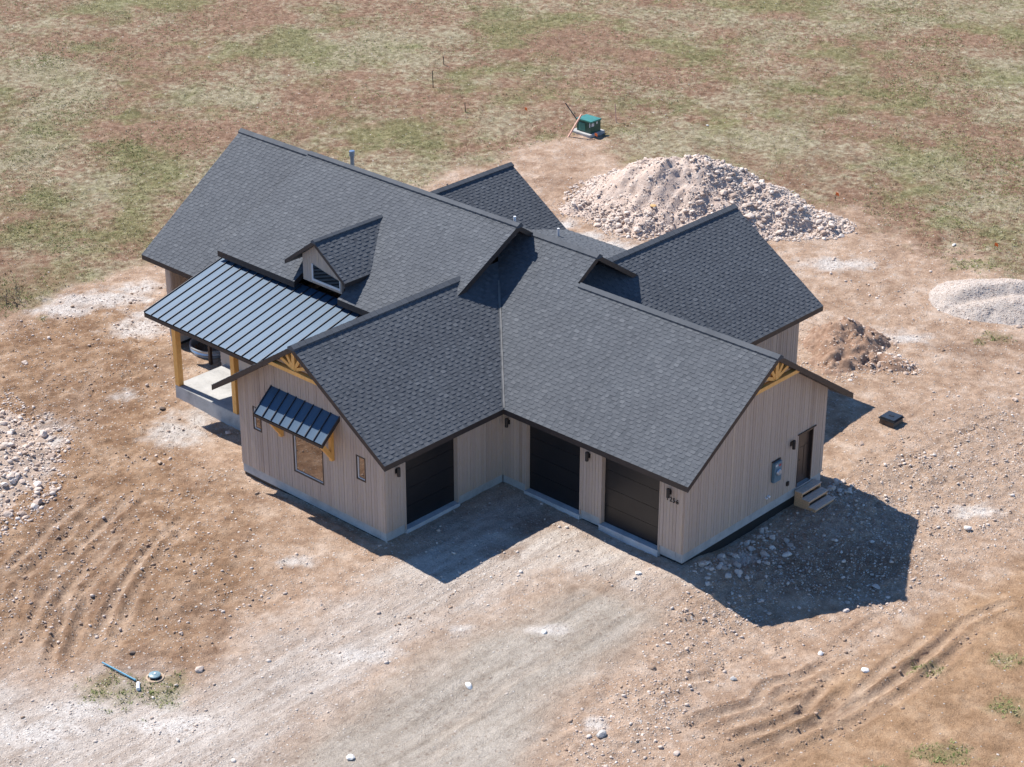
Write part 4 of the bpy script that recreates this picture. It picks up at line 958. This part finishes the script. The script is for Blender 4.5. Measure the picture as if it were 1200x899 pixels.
# large rock pile behind the house
RP = [(-15.6,23.4,.5),(-14.8,24.6,1.7),(-13.6,25.9,2.65),(-12.3,26.8,2.65),(-11.0,27.5,2.3),(-9.2,27.9,1.6),(-7.7,28.0,1.15),(-6.5,28.6,.65),(-5.7,29.2,.25)]
def hf_rp(x, y):
    h = heap(RP, .64, x, y, 51, .45, .5); e = sstep(-.1,.4,h); gul = np.abs(fbm(x*.8, y*.8, 63, 4)-.5)*2
    l, f = to_site(x, y)
    h = h - .22*e*np.exp(-((gul)/.22)**2)*(l < 9) + e*(fbm(x*3.3, y*3.3, 55, 3)-.5)*.32
    h = h - .45*np.exp(-(((x+13.9)/1.3)**2+((y-23.6)/.9)**2)) - .5*np.exp(-(((x+6.3)/.5)**2+((y-27.6)/.7)**2))
    return h
loc = (-10.5,26,-.5)
rp = thing('rock_pile', 'large heap of pale rubble and boulders behind the house', 'rock pile', loc)
mound_mesh('mound', hf_rp, -20,-1,17,34, .11, M['mound'], rp, loc)
def dens_rp(x, y, h):
    l, f = to_site(x, y); right = sstep(8.2, 10.5, l + (fbm(x*.9,y*.9,71,3)-.5)*4)
    low = sstep(1.1,.2,h)
    return np.clip(.22+.70*right+.38*low+(fbm(x*1.2,y*1.2,77,3)-.5)*.6, .05, 1)
strew(hf_rp, 11000, (-20,-1,17,34), .033, .20, 2.35, dens_rp, rp, loc, 300, .10)
q = bpy.data.objects.new('rock', ROCKM[2].copy()); q.data.materials.clear(); q.data.materials.append(M['ochre_rock']); COL.objects.link(q); q.parent = rp
qx, qy = -12.45, 23.75; q.location = (qx-loc[0], qy-loc[1], gz_at(qx,qy)+float(hf_rp(np.array([qx]),np.array([qy]))[0])+.10-loc[2]); q.scale = (.21,.19,.18); q['label'] = 'ochre yellow boulder'
# gravel pile on the right
GP = [(3.1,25.6,.45),(3.8,26.3,.95),(4.9,27.2,1.05),(6.1,28.0,.9),(7.3,28.8,.5)]
def hf_gp(x, y):
    h = heap(GP, .52, x, y, 81, .10, .6); l, f = to_site(x, y); b = (x-2.2)*CY+(y-24.2)*SY
    flat = np.minimum(h, .92+.05*fbm(x*2,y*2,83,3))
    lf = f-16.6-.1*np.sin(l*1.2)
    scoop = np.exp(-((lf+.55)/.38)**2)*sstep(19.0,19.8,l)*sstep(25.3,24.3,l)
    return flat - .33*scoop + (fbm(x*5,y*5,85,2)-.5)*.05
loc = (4.5,26,-.5)
gp = thing('gravel_pile', 'low smooth heap of pale crushed gravel with terraced side', 'gravel pile', loc)
mound_mesh('mound', hf_gp, -1,11,21,33, .08, M['gravel_pile'], gp, loc)
X = RNG.uniform(-1,11,34000); Y = RNG.uniform(21,33,34000); H = hf_gp(X,Y); k = H > -.05; X, Y, H = X[k], Y[k], H[k]
scatter_mesh('gravel_stones', X-loc[0], Y-loc[1], terrain(X,Y)[0]+H-loc[2], RNG.uniform(.014,.042,len(X)), RNG.uniform(.0,1,len(X)), M['rock'], gp)
# dirt mound behind the right gable
DM = [(1.4,19.2,.3),(2.1,18.6,.98),(3.0,18.2,.68),(4.0,18.1,.42),(5.2,18.5,.15)]; DM2 = [(2.1,18.5,.8),(2.8,17.1,.5),(3.3,16.0,.15)]
def hf_dm(x, y):
    h = np.maximum(heap(DM,.62,x,y,91,.35,.2), heap(DM2,.5,x,y,95,.35,.25)); e = sstep(-.15,.25,h)
    return h + e*(fbm(x*2.6,y*2.6,97,4,.7)-.5)*.75
loc = (2.6,18,-.5)
dm = thing('dirt_mound', 'rough brown dirt mound with clods behind the right gable', 'dirt mound', loc)
mound_mesh('mound', hf_dm, -2,8,13.5,23, .08, M['mound_dirt'], dm, loc)
strew(hf_dm, 1000, (-1.5,7.5,14,22.5), .025, .14, 2.3, lambda x,y,h: np.clip(.35+.5*sstep(2.5,5,x)+(fbm(x*1.3,y*1.3,99,3)-.5)*.6,.05,1), dm, loc, 60, .085)
# rubble heap cut by the left edge
LH = [(-18.2,-11.0,.5),(-15.5,-11.9,.6),(-13.9,-12.1,.35)]; LH2 = [(-14.0,-12.7,.25),(-12.2,-14.0,.14),(-11.2,-15.2,.06)]
def hf_lh(x, y):
    h = np.maximum(heap(LH,.26,x,y,111,.4,.6), heap(LH2,.2,x,y,113,.3,.5)); e = sstep(-.1,.2,h)
    return h + e*(fbm(x*3,y*3,117,3)-.5)*.16
loc = (-16.5,-10.5,-.5)
lh = thing('rubble_heap', 'low spread of pale rubble at the left edge of the yard', 'rubble heap', loc)
mound_mesh('mound', hf_lh, -23,-8,-18,-7, .1, M['heap_soil'], lh, loc)
strew(hf_lh, 3600, (-22,-8.5,-17.5,-7.5), .03, .20, 2.0, lambda x,y,h: np.clip(.75+.5*sstep(.0,.25,h)+(fbm(x*1.1,y*1.1,119,3)-.5)*.8,.05,1), lh, loc, 110, .085)
# stones backfilled along the right gable
X = np.concatenate([RNG.normal(8.85,.28,120), RNG.normal(9.5,.6,120), RNG.normal(9.0,.4,60)]); Y = np.concatenate([RNG.uniform(.2,4.8,120), RNG.uniform(-.2,4.3,120), RNG.uniform(7.6,9.0,60)])
k = X > 8.5; X, Y = X[k], Y[k]; R = .045*(1-RNG.uniform(0,1,len(X))*(1-(.045/.2)**1.9))**(-1/1.9); Z = terrain(X,Y)[0]
bf = thing('backfill_stones', 'pale stones heaped along the foundation of the right gable', 'stones', (8.9,2.5,-.8))
o_ = np.argsort(-R)
for j in o_[:70]:
    q = bpy.data.objects.new('rock', ROCKM[int(RNG.integers(0,8))]); COL.objects.link(q); q.parent = bf; q.location = (X[j]-8.9, Y[j]-2.5, Z[j]+.8+R[j]*.3); q.scale = (R[j],)*3; q.rotation_euler = (RNG.uniform(-.4,.4), RNG.uniform(-.4,.4), RNG.uniform(0,6.3))
j = o_[70:]; scatter_mesh('small_rocks', X[j]-8.9, Y[j]-2.5, Z[j]+.8, R[j], RNG.uniform(0,1,len(j)), M['rock'], bf)
# single stones one can point at
STONE_COL = {'dark': (.13,.095,.075), 'brown': (.27,.185,.13), 'tan': (.42,.31,.22), 'white': (.74,.70,.65), 'bright': (.76,.73,.68), 'grey': (.42,.40,.375), 'small': (.72,.68,.63)}
STONE_MAT = {k_: mat_simple(k_+'_stone', c_, .9, .15, 9, bump=.3) for k_, c_ in STONE_COL.items()}
for x, y, r, lb in STONES:
    md = ROCKM[int(RNG.integers(0,8))]; w1 = lb.split()[0]
    if w1 in STONE_MAT: md = md.copy(); md.materials.clear(); md.materials.append(STONE_MAT[w1])
    q = bpy.data.objects.new('stone', md); COL.objects.link(q)
    q.location = (x, y, gz_at(x,y)+r*.22); q.scale = (r, r*random.uniform(.75,1), r*.9); q.rotation_euler = (random.uniform(-.3,.3), random.uniform(-.3,.3), random.uniform(0,6.28))
    tag(q, lb, 'stone', 'loose stones on the site')
# loose pebbles over the whole site
n = 210000; l = RNG.uniform(-30,30,n); f = RNG.uniform(-19,32,n); X, Y = from_site(l, f); mm = masks(X, Y)
den = .10 + 1.15*mm['rocky'] + .30*mm['brown'] + .10*mm['gravel'] + .5*mm['dust'] - .25*mm['soil'] - .35*mm['sand'] - .8*mm['field']
den = den*(.12+3.2*np.clip(fbm(X*.9,Y*.9,131,5,.65)-.30,0,1)**1.3); k = (RNG.uniform(0,1,n) < den) & (near_house(X,Y) > .05); X, Y = X[k], Y[k]
u = RNG.uniform(0,1,len(X)); R = .020*(1-u*(1-(.020/.11)**2.5))**(-1/2.5)
R = R*np.where(mm['rocky'][k] > .5, 1.08, 1.0)
peb = scatter_mesh('pebbles', X, Y, terrain(X,Y)[0]+R*.2, R, RNG.uniform(0,1,len(X)), M['rock']); tag(peb, 'loose pale pebbles scattered over the bare building site', 'pebbles')

# crumbled clods along the tracks
M['clod'] = mat_simple('clod_soil', (.34,.235,.165), .95, .3, 5, bump=.4)
n = 260000; l = RNG.uniform(-30,30,n); f = RNG.uniform(-19,30,n); X, Y = from_site(l, f); kk = ruts(X, Y)[1]; mm = masks(X, Y)
w_ = np.exp(-((kk-.35)/.16)**2)*.55 + .035*mm['brown'] + .03*mm['rocky'] + .05*mm['dark']; k = (RNG.uniform(0,1,n) < w_*(fbm(X*1.1,Y*1.1,171,4)*1.5)) & (near_house(X,Y) > .3) & (mm['sand'] < .6) & (mm['field'] < .5); X, Y = X[k], Y[k]
u = RNG.uniform(0,1,len(X)); R = .022*(1-u*(1-(.022/.12)**2.4))**(-1/2.4)
cl = scatter_mesh('soil_clods', X, Y, terrain(X,Y)[0]+R*.15, R, RNG.uniform(0,1,len(X)), M['clod']); tag(cl, 'crumbled brown soil clods along the wheel tracks', 'clods')

# ------------------------------------------------------------------ grass and weeds
def mat_grass():
    n = NT('meadow_grass'); t = n.attr('tone')
    col = n.ramp(t, [(0, (.15,.19,.055)), (.35, (.25,.265,.10)), (.6, (.38,.34,.18)), (.85, (.48,.42,.26)), (1, (.30,.19,.11))])
    return n.done(col, .85, spec=.2)
M['grass'] = mat_grass()
def tufts(name, X, Y, Z, size, tone, nb=4):
    n = len(X); V = np.empty((n,nb,3,3), np.float32); a = RNG.uniform(0,2*np.pi,(n,nb)); rr = RNG.uniform(.0,.9,(n,nb))*size[:,None]; b = RNG.uniform(0,2*np.pi,(n,nb))
    bx = X[:,None]+rr*np.cos(a); by = Y[:,None]+rr*np.sin(a); w = size[:,None]*RNG.uniform(.10,.22,(n,nb)); h = size[:,None]*RNG.uniform(.35,1.0,(n,nb))*.7; ln = size[:,None]*RNG.uniform(.2,1.0,(n,nb))
    V[...,0,0] = bx-w*np.sin(b); V[...,0,1] = by+w*np.cos(b); V[...,0,2] = Z[:,None]-.01
    V[...,1,0] = bx+w*np.sin(b); V[...,1,1] = by-w*np.cos(b); V[...,1,2] = Z[:,None]-.01
    V[...,2,0] = bx+ln*np.cos(b); V[...,2,1] = by+ln*np.sin(b); V[...,2,2] = Z[:,None]+h
    N = n*nb; me_ = bpy.data.meshes.new(name); me_.vertices.add(N*3); me_.vertices.foreach_set('co', V.ravel()); me_.loops.add(N*3); me_.polygons.add(N)
    me_.loops.foreach_set('vertex_index', np.arange(N*3, dtype=np.int32)); me_.polygons.foreach_set('loop_start', np.arange(0,N*3,3,dtype=np.int32))
    at_ = me_.attributes.new('tone','FLOAT','FACE'); at_.data.foreach_set('value', np.clip(np.repeat(tone,nb)+RNG.normal(0,.08,N),0,1).astype(np.float32)); me_.materials.append(M['grass']); me_.update(calc_edges=True)
    o = bpy.data.objects.new(name, me_); COL.objects.link(o); o['kind'] = 'stuff'; return o
n = 190000; l = RNG.uniform(-46,46,n); f = 8+RNG.uniform(0,1,n)**.9*66; l = np.where(np.abs(l) > 20+f*.32, l*.6, l); X, Y = from_site(l, f)
mm = masks(X, Y); pat = fbm(X*.33,Y*.33,141,5,.6); pat2 = fbm(X*1.3,Y*1.3,151,4,.6)
keep = (mm['field'] > .35) & (RNG.uniform(0,1,n) < np.clip((pat*.7+pat2*.3-.36)*5.5, .05, 1)); X, Y, pat, pat2 = X[keep], Y[keep], pat[keep], pat2[keep]
tone = np.clip(.66-(pat-.5)*1.5+RNG.normal(0,.17,len(X)), 0, .97)
gr = tufts('meadow_grass', X, Y, terrain(X,Y)[0], RNG.uniform(.05,.12,len(X)), tone, 4); tag(gr, 'short patchy green and straw grass of the meadow', 'grass')
n = 200000; l = RNG.uniform(-30,30,n); f = RNG.uniform(-19,32,n); X, Y = from_site(l, f); mm = masks(X, Y); k = (RNG.uniform(0,1,n) < mm['green']*.8*(1-.7*mm['field'])); X, Y = X[k], Y[k]
wd = tufts('weeds', X, Y, terrain(X,Y)[0], RNG.uniform(.06,.15,len(X)), np.clip(RNG.normal(.30,.2,len(X)),0,1), 5); tag(wd, 'small green weeds growing in patches on the bare dirt', 'weeds')
# dry shrub at the left edge
sx, sy = -26.6, -2.7; sz = gz_at(sx, sy)
sh = thing('dry_shrub', 'bare dark twiggy shrub at the left edge of the meadow', 'shrub', (sx,sy,sz)); rr = random.Random(4); m = MB()
def grow(p, d, L, r, dep):
    q = p + d*L; m.tube([p, q], r, 5)
    if dep == 0: return
    for k in range(3):
        e = (d + Vector((rr.gauss(0,.55), rr.gauss(0,.55), rr.gauss(.05,.35)))).normalized(); grow(q if k else p+d*L*.6, e, L*rr.uniform(.55,.8), r*.62, dep-1)
for k in range(5): grow(Vector((rr.uniform(-.3,.3), rr.uniform(-.3,.3), -.05)), Vector((rr.gauss(0,.6), rr.gauss(0,.6), .6)).normalized(), rr.uniform(.25,.42), .018, 3)
build('branches', m, mat_simple('dark_twig', (.13,.10,.075), .85, .3, 8), sh)
